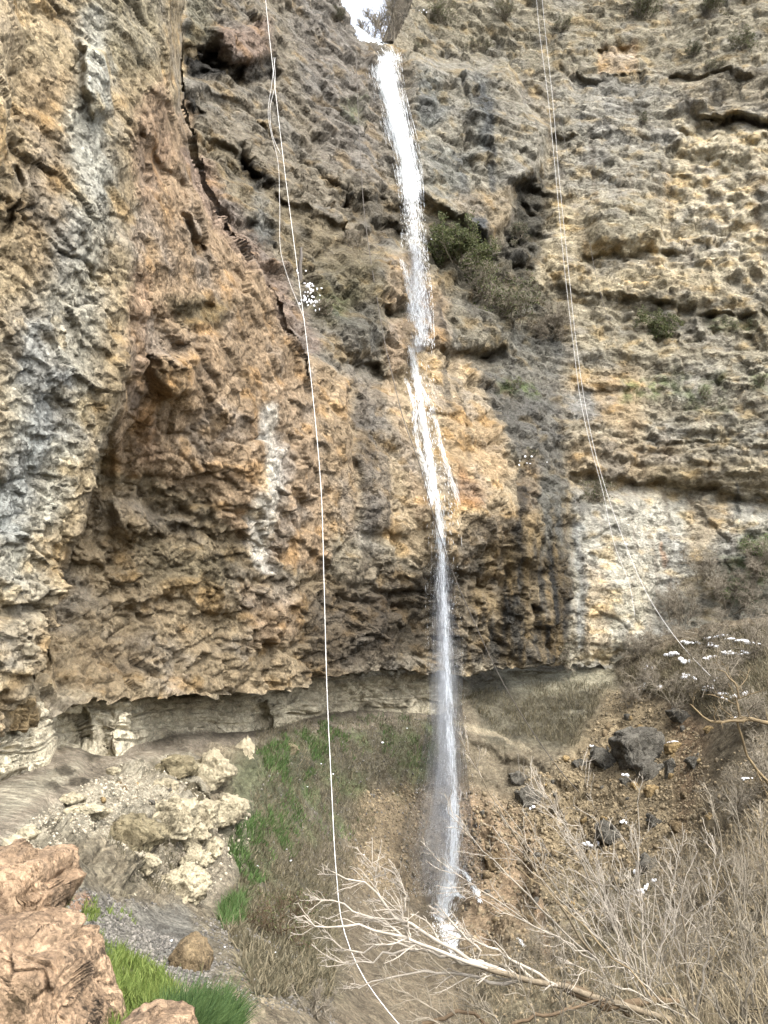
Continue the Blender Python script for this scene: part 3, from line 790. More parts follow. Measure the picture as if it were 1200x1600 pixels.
# the roof of the hollow under the overhang, going back from the lip
K = 16
tt = np.linspace(0, 1, K)[:, None]
roof = np.zeros((K, len(cols), 3)); roof[:] = Q[-1][None]
back = 3.4 * np.clip((760 - cols) / 200, .12, 1)
roof[..., 1] += tt * back[None]; roof[..., 0] += tt * back[None] * (cols[None] - 600) / F
roof[..., 2] += np.sin(tt * 3.0) * .25 * np.clip((760 - cols) / 200, .1, 1)[None]
roof[1:] += (.3 * fbm(roof[1:] / 1.1, 4, 120))[..., None] * np.array([0, .3, 1.])
ri = np.arange(K * len(cols)).reshape(K, len(cols))
rf = np.stack([ri[:-1, :-1], ri[1:, :-1], ri[1:, 1:], ri[:-1, 1:]], -1).reshape(-1, 4)
rc = np.broadcast_to(C[-1][None], roof.shape)
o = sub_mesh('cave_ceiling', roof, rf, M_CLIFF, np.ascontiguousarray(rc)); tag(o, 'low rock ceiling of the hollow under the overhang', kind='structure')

def at_cliff(px, py):
    c = np.clip((np.asarray(px, float) - cols[0]) / STEP, 0, len(cols) - 1.01); ci = c.astype(int)
    lp = lipc[ci]; r = np.clip((np.asarray(py, float) + 190) / (lp + 190) * (nrow - 1), 0, nrow - 1.01).astype(int)
    return CQ[r, ci], CN[r, ci]

# ================================================================== THE GROUND
BASEL = [(-260,1290),(0,1216),(40,1204),(78,1192),(88,1168),(160,1166),(200,1166),(240,1155),(310,1146),(400,1137),(440,1132),(470,1124),(520,1112),(560,1108),(600,1110),(690,1112),
         (740,1090),(800,1064),(900,1050),(960,1052),(1010,1030),(1060,1012),(1200,985),(1480,960),(1760,955)]
GP = [(-260,1290,10),(0,1216,13.4),(80,1192,15.6),(88,1168,17.4),(160,1166,19),(240,1155,22.3),(310,1146,24.3),(400,1137,27.2),(440,1132,28.2),(520,1112,31.2),(600,1110,33),(690,1112,34.4),
 (740,1090,36),(800,1064,37.4),(900,1050,38.2),(960,1052,37.6),(1010,1030,37),(1060,1012,36.6),(1200,985,34.5),(1480,960,31),
 (0,1290,9.4),(60,1262,11.2),(130,1212,14.8),(190,1182,17.2),(300,1168,21.2),(400,1152,25),(480,1132,28.6),(560,1118,31.6),(640,1118,33.2),
 (100,1262,12),(200,1222,15.6),(300,1190,20),(380,1180,23),(280,1290,15.8),(370,1262,18.8),(300,1380,14.2),(200,1350,11.8),(100,1330,9.4),(250,1450,10.6),(150,1440,8.6),(350,1420,14.6),
 (100,1480,7.3),(200,1560,6.1),(300,1590,5.7),(280,1500,8.4),(400,1560,8),(500,1580,9.6),(0,1600,4.6),(0,1400,7.2),(0,1340,8),
 (450,1250,24.5),(450,1350,20.5),(450,1450,16),(550,1250,29),(550,1350,25.6),(550,1450,21),(600,1550,15.5),(650,1250,31.5),(650,1350,29.6),(690,1430,27.6),(700,1550,19),(700,1640,13),
 (800,1130,35.8),(800,1200,33.6),(800,1300,31),(800,1420,26.5),(800,1550,16.5),(900,1150,35),(900,1250,31),(900,1400,24.6),(900,1550,13.5),
 (1000,1080,35.5),(1000,1170,31.4),(1000,1300,26),(1000,1450,17.6),(1000,1600,8.8),(1100,1040,33.4),(1100,1150,28.4),(1100,1300,22),(1100,1450,13.6),(1100,1600,7.2),
 (1200,1100,25.5),(1200,1250,18.6),(1200,1400,11.6),(1200,1600,5.8),(1480,1250,14.5),(1480,1600,4.8),(0,1800,3.4),(300,1800,4),(700,1800,7),(1100,1800,4.4),(1480,1800,3.4),(-260,1400,5.6),(-260,1600,3.8),(-260,1800,3),(1750,960,28),(1750,1250,12),(1750,1600,4.2),(1750,1800,3),(-260,2100,2.1),(300,2100,2.5),(700,2100,3.6),(1100,2100,2.6),(1750,2100,2.2)]
gp = np.array(GP, float)
def tps_fit(xy, v, reg=.02):
    xy = xy / 400.; n = len(xy)
    d = np.linalg.norm(xy[:, None] - xy[None], axis=-1)
    K = np.where(d > 0, d * d * np.log(d + 1e-9), 0) + reg * np.eye(n)
    Pm = np.c_[np.ones(n), xy]
    A = np.block([[K, Pm], [Pm.T, np.zeros((3, 3))]])
    s = np.linalg.solve(A, np.r_[v, 0, 0, 0])
    def ev(X, Y):
        x = X / 400.; y = Y / 400.; o = s[n] + s[n + 1] * x + s[n + 2] * y
        for i in range(n):
            d2 = (x - xy[i, 0]) ** 2 + (y - xy[i, 1]) ** 2 + 1e-12
            o = o + s[i] * .5 * d2 * np.log(d2)
        return o
    return ev
ginv = tps_fit(gp[:, :2], 1 / gp[:, 2], .004)
bx = [p[0] for p in BASEL]; by = [p[1] for p in BASEL]
gcols = np.arange(-220, 1720 + STEP, STEP)
basec = np.interp(gcols, bx, by); lip_at = np.interp(gcols, lip_x, lip_y)
topc = np.minimum(basec - 30, lip_at - 22)
topc = np.where(gcols > 720, np.minimum(basec - 26, lip_at - 6), topc)
nw = 70; GB_ = 2100; ng = int(960 / STEP)
gv = np.concatenate([topc[None] + (basec - topc)[None] * np.linspace(0, 1, nw)[:, None] ** .9, basec[None] + (GB_ - basec)[None] * np.linspace(0, 1, ng + 1)[1:, None]], 0)
GX = np.broadcast_to(gcols[None], gv.shape).copy(); GY = gv
ginvv = ginv(GX[nw - 1:], GY[nw - 1:])
GD = np.zeros(GX.shape)
GD[nw - 1:] = 1 / np.clip(ginvv, 1 / 60., 1 / 1.6)
hgt = (basec[None] - GY[:nw]) / F * GD[nw - 1][None]      # metres up the little wall
band = np.clip((740 - gcols) / 60, 0, 1)[None]
GD[:nw] = GD[nw - 1][None] + (.12 * hgt + .0) * band + (1 - band) * (1.2 * hgt + .3 * hgt ** 2)
warp = np.stack([GX / 40, GY / 40, GX * 0], -1)
GWX = GX + 7 * fbm(warp, 3, 211); GWY = GY + 7 * fbm(warp, 3, 212)
GBLOCKS = [
 ([(0,1150),(76,1140),(84,1190),(0,1216),(-260,1290),(-260,1190)], -.35, 4),
 ([(84,1120),(130,1110),(140,1160),(88,1168)], .9, 8),
 ([(160,1130),(190,1112),(240,1112),(240,1150),(190,1170),(160,1160)], -.35, 5),
 ([(412,1092),(465,1090),(462,1128),(432,1136),(415,1120)], -.8, 4),
 ([(465,1062),(530,1058),(530,1100),(470,1118)], -.3, 5),
 ([(565,1056),(690,1058),(690,1100),(565,1100)], -.3, 5),
 ([(80,1250),(110,1268),(200,1330),(260,1400),(180,1370),(110,1310),(70,1280)], .5, 10),
 ([(215,1190),(262,1200),(340,1250),(330,1280),(270,1240)], .7, 10),
 ([(700,1260),(760,1240),(800,1300),(760,1420),(700,1400)], -.5, 14),
 ([(730,1150),(800,1150),(830,1190),(780,1180)], -.5, 8),
]
for pts, dep, fe in GBLOCKS: GD += dep * poly_mask(GWX, GWY, pts, fe)
GD = blur(GD, 1.0)
G = P(GX, GY, GD)
GN = grid_normals(np.stack([blur(G[..., k], 4) for k in range(3)], -1))
rough = .32 + .9 * poly_mask(GX, GY, [(140,1170),(400,1150),(400,1280),(330,1400),(200,1400),(60,1300)], 30) + .6 * poly_mask(GX, GY, [(720,1200),(900,1180),(1000,1500),(720,1500)], 60)
rough *= 1 - .85 * poly_mask(GX, GY, [(-260,1330),(-260,1230),(0,1225),(90,1175),(300,1150),(430,1140),(600,1112),(640,1125),(450,1150),(300,1170),(190,1190),(110,1250),(0,1310)], 12)
gh = relief(G, GD, 1, 305)
wallz = np.zeros(GX.shape); wallz[:nw] = np.broadcast_to(band, (nw, len(gcols)))
th = G[..., 2] + .35 * fbm(G / 4., 2, 331) - .06 * G[..., 0]
lay = 0
for t_, a_ in ((.42, .2), (.17, .09)):
    L = th / t_; li = np.floor(L); fr = L - li
    lay = lay + a_ * perlin(np.stack([G[..., 0] / (t_ * 6), li * 5.3, G[..., 1] / 3], -1), 341) - a_ * .5 * np.exp(-((fr - .9) / .09) ** 2)
strat = np.clip(wallz + .8 * poly_mask(GX, GY, [(150,1165),(400,1150),(390,1280),(330,1400),(200,1400),(60,1300)], 20) + .5 * poly_mask(GX, GY, [(800,1050),(960,1050),(960,1150),(860,1160)], 20), 0, 1)
gh = gh * np.clip(rough + .7 * wallz, 0, 1.2) * .8 + lay * strat * 1.1
# gullies run down the slope of orange earth by the plunge pool
gh += .35 * fbm(np.stack([G[..., 0] / .8, G[..., 1] / 4, G[..., 2] / 5], -1), 3, 351) * poly_mask(GX, GY, [(560,1220),(720,1200),(900,1350),(900,1560),(560,1560)], 40)
G = G + GN * gh[..., None]
GNN = grid_normals(G)

GPAINT = [
 ([(400,1120),(720,1100),(720,1400),(640,1480),(560,1620),(380,1500),(330,1420),(380,1280),(380,1160)], (124,110,86), 18, .95),
 ([(430,1130),(700,1120),(700,1230),(600,1240),(520,1300),(450,1260)], (112,104,80), 20, .8),
 ([(560,1240),(720,1210),(720,1420),(640,1420),(540,1380)], (166,140,98), 24, .9),
 ([(460,1400),(700,1400),(760,1600),(500,1640)], (150,130,98), 30, .8),
 ([(420,1350),(520,1380),(540,1560),(440,1560)], (104,98,66), 24, .7),
 ([(710,1230),(840,1260),(900,1420),(860,1520),(720,1480)], (186,150,104), 22, .9),
 ([(880,1330),(1020,1300),(1100,1700),(700,1700),(760,1520)], (152,136,96), 40, .8),
 ([(720,1060),(980,1040),(960,1120),(900,1180),(760,1160)], (112,104,80), 14, .9),
 ([(770,1045),(960,1040),(955,1068),(850,1085),(800,1080)], (190,178,140), 8, .8),
 ([(860,1110),(960,1100),(950,1118),(870,1125)], (168,158,130), 5, .6),
 ([(950,1080),(1010,1080),(1080,1130),(1120,1220),(1080,1330),(900,1380),(820,1280),(880,1200)], (182,154,104), 24, .95),
 ([(1050,1110),(1120,1130),(1120,1300),(1060,1300)], (170,128,80), 18, .8),
 ([(960,1050),(1020,1010),(1200,920),(1500,870),(1500,1130),(1200,1130),(1050,1110)], (128,108,78), 20, .9),
 ([(1100,1130),(1500,1100),(1500,1800),(1000,1800),(1060,1400)], (140,122,88), 34, .9),
 # near left
 ([(-260,1290),(0,1216),(90,1172),(160,1166),(300,1146),(440,1130),(600,1108),(690,1112),(640,1128),(450,1152),(300,1172),(190,1192),(110,1256),(0,1312),(-260,1400)], (162,144,118), 7, .95),
 ([(60,1270),(190,1186),(300,1176),(330,1230),(300,1290),(200,1330),(150,1310),(90,1320),(0,1350),(0,1315)], (190,176,146), 12, .9),
 ([(0,1225),(60,1210),(130,1190),(120,1210),(60,1250),(0,1280)], (196,184,150), 9, .6),
 ([(150,1310),(330,1280),(400,1240),(400,1330),(330,1410),(220,1380)], (168,152,124), 16, .8),
 ([(76,1290),(110,1300),(210,1370),(240,1400),(120,1400),(60,1350)], (136,122,94), 14, .8),
 ([(240,1185),(270,1195),(345,1250),(330,1270),(270,1235)], (124,110,76), 6, .9),
 ([(60,1380),(300,1420),(330,1500),(300,1540),(200,1500),(60,1460)], (136,130,118), 14, .9),
 ([(230,1440),(330,1470),(360,1530),(260,1520)], (122,118,112), 14, .7),
 ([(300,1420),(420,1440),(460,1560),(340,1540)], (138,124,96), 18, .8),
 ([(40,1450),(160,1465),(260,1525),(290,1570),(200,1640),(-100,1700),(-100,1450)], (92,116,44), 10, .9),
 ([(140,1510),(210,1520),(230,1570),(150,1560)], (186,170,112), 10, .7),
 ([(230,1530),(400,1530),(480,1660),(250,1700)], (168,146,108), 18, .8),
 ([(105,1390),(140,1400),(145,1425),(110,1415)], (186,134,92), 6, .8),
 ([(360,1190),(440,1150),(480,1160),(470,1300),(400,1360),(370,1300)], (104,112,66), 22, .7),
 ([(350,1420),(390,1405),(385,1440),(350,1445)], (92,120,52), 10, .8),
]
for bxx, byy, rx, ry in ((102,1203,17,9),(84,1228,11,5),(124,1222,17,9),(145,1176,16,6),(70,1288,8,4)):     # sunken hearths of dark ash by the path
    GPAINT.append(([(bxx + rx * math.cos(a), byy + ry * math.sin(a)) for a in np.linspace(0, 6.28, 14)[:-1]], (96, 84, 62), 2.5, .9))
GSTREAK = [
 ([(215,1196,6),(270,1225,10),(330,1262,9)], (120,106,74), .5, .85),
 ([(95,1272,5),(150,1300,10),(215,1370,12)], (110,100,76), .5, .8),
 ([(700,1128,3),(760,1145,4),(790,1150,4),(830,1178,3)], (190,170,130), .5, .7),
 ([(760,1290,5),(790,1370,8),(820,1460,10)], (196,158,110), .6, .6),
 ([(840,1400,6),(850,1480,8)], (214,168,118), .6, .6),
]
GC = paint(GX, GY, (150,132,100), GPAINT, GSTREAK, 6, 30, 260)
wall_c = lin((236,226,198)) * ALB * 1.1
GC[:nw] = GC[:nw] * (1 - band[..., None]) + wall_c * band[..., None]
n = fbm(G / np.array([.9, .9, .45]), 4, 271); g = np.clip((n - .08) * 4, 0, 1)[..., None] * wallz[..., None]
GC = GC * (1 - .5 * g) + .5 * g * np.array([.16, .14, .1])
n = fbm(G / .7, 4, 281)[..., None]; GC = GC * (1 + .42 * n)
n = fbm(G / .16, 3, 283)[..., None]; GC = np.clip(GC * (1 + .4 * n), .012, .8)
# thin moss-green of the turf
gr = poly_mask(GWX, GWY, [(400,1180),(450,1140),(540,1115),(690,1125),(680,1230),(560,1260),(500,1350),(440,1440),(350,1430),(400,1300)], 20) * np.clip(.1 + 1.5 * fbm(G / 1.2, 4, 287), 0, .8)
GC = GC * (1 - gr[..., None]) + gr[..., None] * np.array([.075, .1, .04])
gi = np.arange(GX.size).reshape(GX.shape)
gf = np.stack([gi[:-1, :-1], gi[1:, :-1], gi[1:, 1:], gi[:-1, 1:]], -1)
gxf = GX[:-1, :-1]; row = np.arange(GX.shape[0] - 1)[:, None] * np.ones_like(gxf)
isband = (row < nw - 1) & (gxf < 735)
ispath = (poly_mask(GX, GY, [(-260,1290),(0,1216),(88,1170),(160,1166),(300,1146),(440,1130),(600,1108),(690,1112),(640,1128),(450,1152),(300,1172),(190,1192),(110,1256),(0,1312),(-260,1400)], 2)[:-1, :-1] > .5) & ~isband
for nm, sel, lab, m in (('rock_wall', isband, 'low cream limestone wall under the overhang', M_CLIFF), ('path', ispath, 'trodden grey dirt path below the overhang', M_GROUND), ('ground', ~isband & ~ispath, 'sloping earth and talus of the gorge', M_GROUND)):
    o = sub_mesh(nm, G, gf[sel], m, GC); tag(o, lab, kind='structure')
def at_ground(px, py):
    px = np.asarray(px, float); py = np.asarray(py, float)
    ci = np.clip((px - gcols[0]) / STEP, 0, len(gcols) - 1.01).astype(int)
    r = nw - 1 + (py - basec[ci]) / (GB_ - basec[ci]) * ng
    ri = np.clip(r, 0, GX.shape[0] - 1).astype(int)
    return G[ri, ci], GNN[ri, ci]
#PART2
# ================================================================== plateau above the fall
lipp = P(592, 66, 40.2)
nx, ny = 60, 40
uy0 = np.linspace(-.3, 26, ny)[:, None]; ux = np.linspace(-7, 9, nx)[None] * (.1 + .9 * np.clip((uy0 - 3) / 5, 0, 1)); uy = np.linspace(-.3, 26, ny)[:, None] * np.ones((1, nx))
PLQ = np.stack([lipp[0] + ux, lipp[1] + uy, lipp[2] - .25 + .22 * uy + np.clip((ux + 2.2) / 3, 0, 1.2) * (1.05 * np.clip(uy - 1.2, 0, 9) + .01 * uy ** 2)], -1)
PLQ[..., 2] += .35 * fbm(PLQ / 2.5, 4, 401)
pi_ = np.arange(nx * ny).reshape(ny, nx)
pf = np.stack([pi_[:-1, :-1], pi_[:-1, 1:], pi_[1:, 1:], pi_[1:, :-1]], -1).reshape(-1, 4)
o = mesh_np('terrain', PLQ.reshape(-1, 3), pf, M_GROUND, colors=np.broadcast_to(lin((128, 116, 96)) * ALB, (nx * ny, 3)))
tag(o, 'stream bed above the lip of the fall', kind='structure')

# ================================================================== WATER
def streaks(line, n, length, width, spread=.5, seed=0, jitter=.12, bias=1.):
    """falling water: n slivers along a line of (px, py, Y, half width px)"""
    r = np.random.default_rng(seed)
    L = resample(line, 60)
    seglen = np.linalg.norm(np.diff(P(L[:, 0], L[:, 1], L[:, 2]), axis=0), axis=1)
    cdf = np.r_[0, np.cumsum(seglen * (L[:-1, 3] ** bias))]; cdf /= cdf[-1]
    t = np.interp(r.random(n), cdf, np.arange(60))
    row = [np.interp(t, np.arange(60), L[:, k]) for k in range(4)]
    off = r.normal(size=n) * spread
    off = np.clip(off, -1.6, 1.6)
    c = P(row[0] + off * row[3], row[1], row[2] + r.normal(size=n) * row[3] / F * row[2] * .5)
    a = P(*[np.interp(np.clip(t - .6, 0, 59), np.arange(60), L[:, k]) for k in range(3)]); b = P(*[np.interp(np.clip(t + .6, 0, 59), np.arange(60), L[:, k]) for k in range(3)])
    d = b - a; d /= np.linalg.norm(d, axis=1, keepdims=True); d += r.normal(size=(n, 3)) * jitter
    th = r.random(n) * math.pi
    s = np.stack([np.cos(th), np.sin(th), 0 * th], -1)
    ln = (r.uniform(*length, n) / 2)[:, None]; wd = (r.uniform(*width, n) / 2)[:, None]
    V = np.stack([c - d * ln, c + s * wd, c + d * ln, c - s * wd], 1)
    return V.reshape(-1, 3), np.arange(4 * n).reshape(n, 4)
def cy(px, py, off=.5): return at_cliff(px, py)[0][1] - off
fall = empty('waterfall', P(690, 1425, 27.8)); tag(fall, 'tall thin white waterfall dropping from the cliff notch past orange tufa', 'waterfall')
up = [(560,44,41,4),(574,62,40.2,12),(592,74,39.8,22),(600,110,cy(600,110),18),(612,160,cy(612,160),16),(626,215,cy(626,215),16),(638,265,cy(638,265,.6),14),(643,310,36,12),(648,400,34.8,13),(652,470,33.3,15),(655,540,cy(655,540),15)]
Yu = [u[2] for u in up]
for k in range(3, len(up)): Yu[k] = min(Yu[k], Yu[k - 1] - .1)
up = [(u[0], u[1], y, u[3]) for u, y in zip(up, Yu)]
parts = [streaks(up[:8], 9500, (.3, 1.2), (.007, .02), .55, 1, .03), streaks(up[6:], 5200, (.12, .5), (.006, .018), .6, 2, .08), streaks(up[:6], 2600, (.4, 1.3), (.016, .036), .32, 3, .03), streaks(up[2:8], 1500, (.2, .8), (.004, .01), 1.0, 14, .05),
         streaks(up[6:], 2600, (.1, .3), (.006, .014), .95, 4, .2)]
mesh_np('upper_fall', *join(parts), M_WATER, parent=fall)
def onrock(pts, off=.22): return [(x, y, cy(x, y, off), wd) for x, y, wd in pts]
A = [(642,545,6),(650,590,6),(658,640,6),(668,700,6),(678,760,6),(686,810,6),(690,850,6)]
Bs = [(652,590,3),(668,625,5),(684,670,4),(694,715,5),(706,752,5),(717,785,5)]
Cs = [(634,592,3),(644,620,5),(650,670,4),(654,700,4),(666,735,6),(674,790,5)]
Ds = [(626,405,3),(634,425,5),(640,460,5),(645,500,5)]
Es = [(664,445,2),(672,500,2),(676,545,2)]
parts = [streaks(onrock(A), 2600, (.15, .6), (.005, .016), .5, 5, .1), streaks(onrock(Bs), 620, (.15, .5), (.005, .014), .5, 6, .1), streaks(onrock(Cs), 800, (.15, .5), (.005, .014), .5, 7, .1),
         streaks(onrock(Ds), 420, (.15, .5), (.005, .014), .6, 8, .12), streaks(onrock(Es), 160, (.1, .3), (.008, .02), .6, 9, .1), streaks(onrock([(x + 6, y, 16) for x, y, _ in A]), 700, (.05, .25), (.01, .025), .7, 10, .2)]
mesh_np('tufa_stream', *join(parts), M_WATER, parent=fall)
yl = cy(690, 850, .4)
low = [(684,800,yl + .2,7),(690,860,yl,7),(694,950,yl - .4,7),(699,1050,yl - .8,7),(704,1150,yl - 1.2,7),(709,1250,yl - 1.5,7),(708,1330,yl - 1.8,9),(699,1390,yl - 2,12),(690,1428,yl - 2.2,13)]
parts = [streaks(low, 2300, (.12, .5), (.006, .014), .45, 11, .05), streaks([(x - 3, y, q, wd * 2.2) for x, y, q, wd in low], 1500, (.08, .35), (.005, .011), .6, 13, .06), streaks(low[5:], 1500, (.08, .35), (.006, .014), .6, 12, .1)]
mesh_np('lower_fall', *join(parts), M_WATER, parent=fall)
# runnels over the orange earth and the splash at the foot
def ong(pts, off=.12): 
    return [(x, y, at_ground(x, y)[0][1] - off, wd) for x, y, wd in pts]
run = [streaks(ong([(708,1352,3),(730,1368,5),(742,1388,5),(752,1410,4)]), 500, (.08, .3), (.01, .03), .6, 21, .2), streaks(ong([(704,1375,3),(712,1395,4),(722,1402,5)]), 260, (.08, .25), (.01, .03), .6, 22, .2),
       streaks(ong([(690,1420,10),(698,1445,14),(712,1475,16),(730,1500,10)]), 2600, (.05, .22), (.012, .035), .6, 23, .5), streaks(ong([(806,1450,3),(812,1468,3),(820,1480,3)]), 200, (.06, .2), (.01, .025), .6, 24, .2)]
o = mesh_np('stream', *join(run), M_WATER); tag(o, 'white rills running off the foot of the waterfall', kind='structure')
# drifting spray: fine droplets in soft-edged bodies of damp air, thin at the rim, thicker inside
def mist_mat(d):
    m = bpy.data.materials.new('spray'); m.use_nodes = True; t = m.node_tree
    t.nodes.remove(t.nodes['Principled BSDF'])
    v = t.nodes.new('ShaderNodeVolumePrincipled'); v.inputs['Density'].default_value = d; v.inputs['Color'].default_value = (.95, .97, 1, 1); v.inputs['Anisotropy'].default_value = .2
    t.links.new(v.outputs[0], t.nodes['Material Output'].inputs['Volume']); return m
mist = empty('mist', P(690, 1400, 27)); tag(mist, 'fine white spray drifting round the foot of the waterfall', kind='stuff')
def puff(line, k, dens, sides=20, K=24, seed=0):
    a = resample(line, K); pl = P(a[:, 0], a[:, 1], a[:, 2]); R = a[:, 3] * k / F * a[:, 2]
    th = np.arange(sides) * 2 * math.pi / sides
    V = pl[:, None] + R[:, None, None] * np.stack([np.cos(th), np.sin(th) * .8, 0 * th], -1)[None]
    V += .25 * R[:, None, None] * np.stack([perlin(V * .9 + seed + 9 * j, seed) for j in range(3)], -1)
    V = np.concatenate([V.reshape(-1, 3), pl[:1], pl[-1:]]); n = K * sides
    idx = np.arange(n).reshape(K, sides); j = np.roll(np.arange(sides), -1)
    q = np.stack([idx[:-1], idx[:-1][:, j], idx[1:][:, j], idx[1:]], -1).reshape(-1, 4)
    tri = np.concatenate([np.stack([idx[0], idx[0][j], np.full(sides, n)], -1), np.stack([idx[-1][j], idx[-1], np.full(sides, n + 1)], -1)])
    qq = np.concatenate([np.stack([q[:, 0], q[:, 1], q[:, 2]], -1), np.stack([q[:, 0], q[:, 2], q[:, 3]], -1), tri])
    o = mesh_np('spray', V, qq, mist_mat(dens), parent=mist, smooth=True); o['kind'] = 'stuff'
LM = [(690,840,yl - .3,9),(692,960,yl - .6,16),(694,1080,yl - 1,20),(695,1200,yl - 1.4,26),(686,1300,yl - 1.8,42),(678,1380,yl - 2.3,48),(682,1430,yl - 2.6,30)]
for k, dn in ((1.35, .02), (1.1, .025), (.88, .035), (.68, .045), (.5, .06), (.34, .08)): puff(LM, k, dn, seed=int(k * 100))
UM = [(646,380,34.2,8),(648,440,33.2,17),(650,500,32,21),(652,548,30.9,10)]
for k, dn in ((1.3, .05), (1., .07), (.7, .1), (.45, .14)): puff(UM, k, dn, seed=30 + int(k * 10))
sp = [streaks([(690,880,yl - .2,16),(694,1000,yl - .5,18),(698,1150,yl - 1,20),(694,1280,yl - 1.4,34),(684,1400,yl - 2,44)], 16000, (.008, .03), (.006, .012), .7, 31, .6, 1.2)]
mesh_np('droplets', *join(sp), M_WATER, parent=mist)['kind'] = 'stuff'

# ================================================================== ROCKS
import bmesh
def ico(sub):
    bm = bmesh.new(); bmesh.ops.create_icosphere(bm, subdivisions=sub, radius=1)
    V = np.array([v.co[:] for v in bm.verts]); Fc = np.array([[v.index for v in f.verts] for f in bm.faces]); bm.free()
    return V, Fc
ICO = {k: ico(k) for k in (1, 2, 3, 4, 5, 6)}
def rock_shape(outline, thick, seed, sub=4, fac=.5, layers=False, mild=False):
    """closed stone whose outline (unit-ish x, z) is the given polygon; thick is its half depth"""
    V, Fc = ICO[sub]
    pts = np.asarray(outline, float); c = pts.mean(0)
    a = np.arctan2(pts[:, 1] - c[1], pts[:, 0] - c[0]); rad = np.hypot(*(pts - c).T)
    k = np.argsort(a); a = a[k]; rad = rad[k]
    va = np.arctan2(V[:, 2], V[:, 0])
    # distance to the polygon edge along each direction
    ax = np.r_[a[-1] - 2 * math.pi, a, a[0] + 2 * math.pi]; rx = np.r_[rad[-1], rad, rad[0]]
    i = np.clip(np.searchsorted(ax, va) - 1, 0, len(ax) - 2)
    p0 = np.stack([rx[i] * np.cos(ax[i]), rx[i] * np.sin(ax[i])], -1); p1 = np.stack([rx[i + 1] * np.cos(ax[i + 1]), rx[i + 1] * np.sin(ax[i + 1])], -1)
    dr = np.stack([np.cos(va), np.sin(va)], -1); e = p1 - p0
    R = np.abs((p0[:, 0] * e[:, 1] - p0[:, 1] * e[:, 0]) / (dr[:, 0] * e[:, 1] - dr[:, 1] * e[:, 0] + 1e-9))
    R = np.minimum(R, rad.max() * 1.05)
    hr = np.hypot(V[:, 0], V[:, 2]); q = hr ** (.2 if mild else .35) / (hr + 1e-6)
    W = np.stack([V[:, 0] * q * R + c[0], np.sign(V[:, 1]) * np.abs(V[:, 1]) ** (.25 if mild else .4) * thick, V[:, 2] * q * R + c[1]], -1)
    s = rad.mean()
    nn = W - np.array([c[0], 0, c[1]]); nn /= np.linalg.norm(nn, axis=1, keepdims=True) + 1e-9
    f, ed = facets((W + seed * 3.7) / (s * fac), seed, .8)
    f2, e2 = facets((W - seed * 1.3) / (s * fac * .4), seed + 1, .9)
    h = s * fac * (.3 * f - .12 * np.exp(-(ed / .08) ** 2) + .11 * f2 - .04 * np.exp(-(e2 / .08) ** 2))
    f3, e3 = facets((W + seed * .7) / (s * fac * .16), seed + 2, .9)
    h = h + s * fac * (.05 * f3) + s * .05 * fbm((W + seed) / s * 3, 5, seed, .6)
    if mild: h = s * fac * (.34 * f - .1 * np.exp(-(ed / .05) ** 2) + .07 * f2 + .025 * f3) + s * .02 * fbm((W + seed) / s * 3, 5, seed, .6)
    if layers:
        L = (W[:, 2] + .12 * W[:, 0]) / (s * .3) + .4 * perlin(W / s, seed); li = np.floor(L); fr = L - li
        h = h + s * .16 * perlin(np.stack([W[:, 0] / s * 1.5, li * 4.7, W[:, 1] / s * 1.5], -1), seed + 5) - s * .07 * np.exp(-((fr - .9) / .09) ** 2)
    return W + nn * h[:, None], Fc
def blob_outline(w, h, seed, n=9, rough=.22):
    r = np.random.default_rng(seed)
    a = np.sort((np.arange(n) + r.uniform(-.3, .3, n)) / n * 2 * math.pi)
    k = 1 + r.uniform(-rough, rough, n)
    return np.stack([np.cos(a) * k * w / 2, np.sin(a) * k * h / 2], -1)
def rock_thing(name, label, cat, mat, px, py, wpx, hpx, seed, group=None, outline=None, Y=None, lift=.25, thick=None, sub=4, fac=.5, kind=None, sink=.3):
    g = at_ground(px, py)[0]
    if Y is None: Y = g[1]
    m = Y / F
    base = P(px, py, Y)
    if outline is None: ol = blob_outline(wpx * m, hpx * m, seed)
    else: ol = (np.asarray(outline, float) - np.array([px, py])) * np.array([m, -m])
    th = thick if thick else .5 * min(wpx, hpx) * m * 1.1
    V, Fc = rock_shape(ol, th, seed, sub, fac, mat in (M_CREAM, M_OLIVE), mat in (M_PINK, M_DARK))
    V = V + np.array([0, th * sink, 0])
    o = mesh_np(name, V + base, Fc, mat, origin=base)
    tag(o, label, cat, group, kind)
    return o
M_DARK = rock_material('dark_boulder', lin((128,124,114)) * ALB, s1=2., s2=7., s3=30., contrast=.8)
M_TAN = rock_material('tan_stone', lin((190,165,120)) * ALB, s1=2., s2=8., s3=30., contrast=.8)
M_CREAM = rock_material('cream_limestone', lin((224,212,180)) * ALB * .85, s1=1.6, s2=6., s3=24., contrast=.55)
M_OLIVE = rock_material('olive_limestone', lin((176,164,132)) * ALB * .8, s1=2., s2=7., s3=28., contrast=.8)
M_PINK = rock_material('pink_sandstone', lin((204,174,142)) * ALB * .72, s1=3., s2=11., s3=50., contrast=1.)
M_BROWN = rock_material('brown_earth_rock', lin((160,140,108)) * ALB * .85, s1=3., s2=12., s3=50., contrast=.9)
M_STONE = rock_material('mixed_stone', lin((160,142,112)) * ALB, s1=6., s2=9., s3=40., contrast=1.)
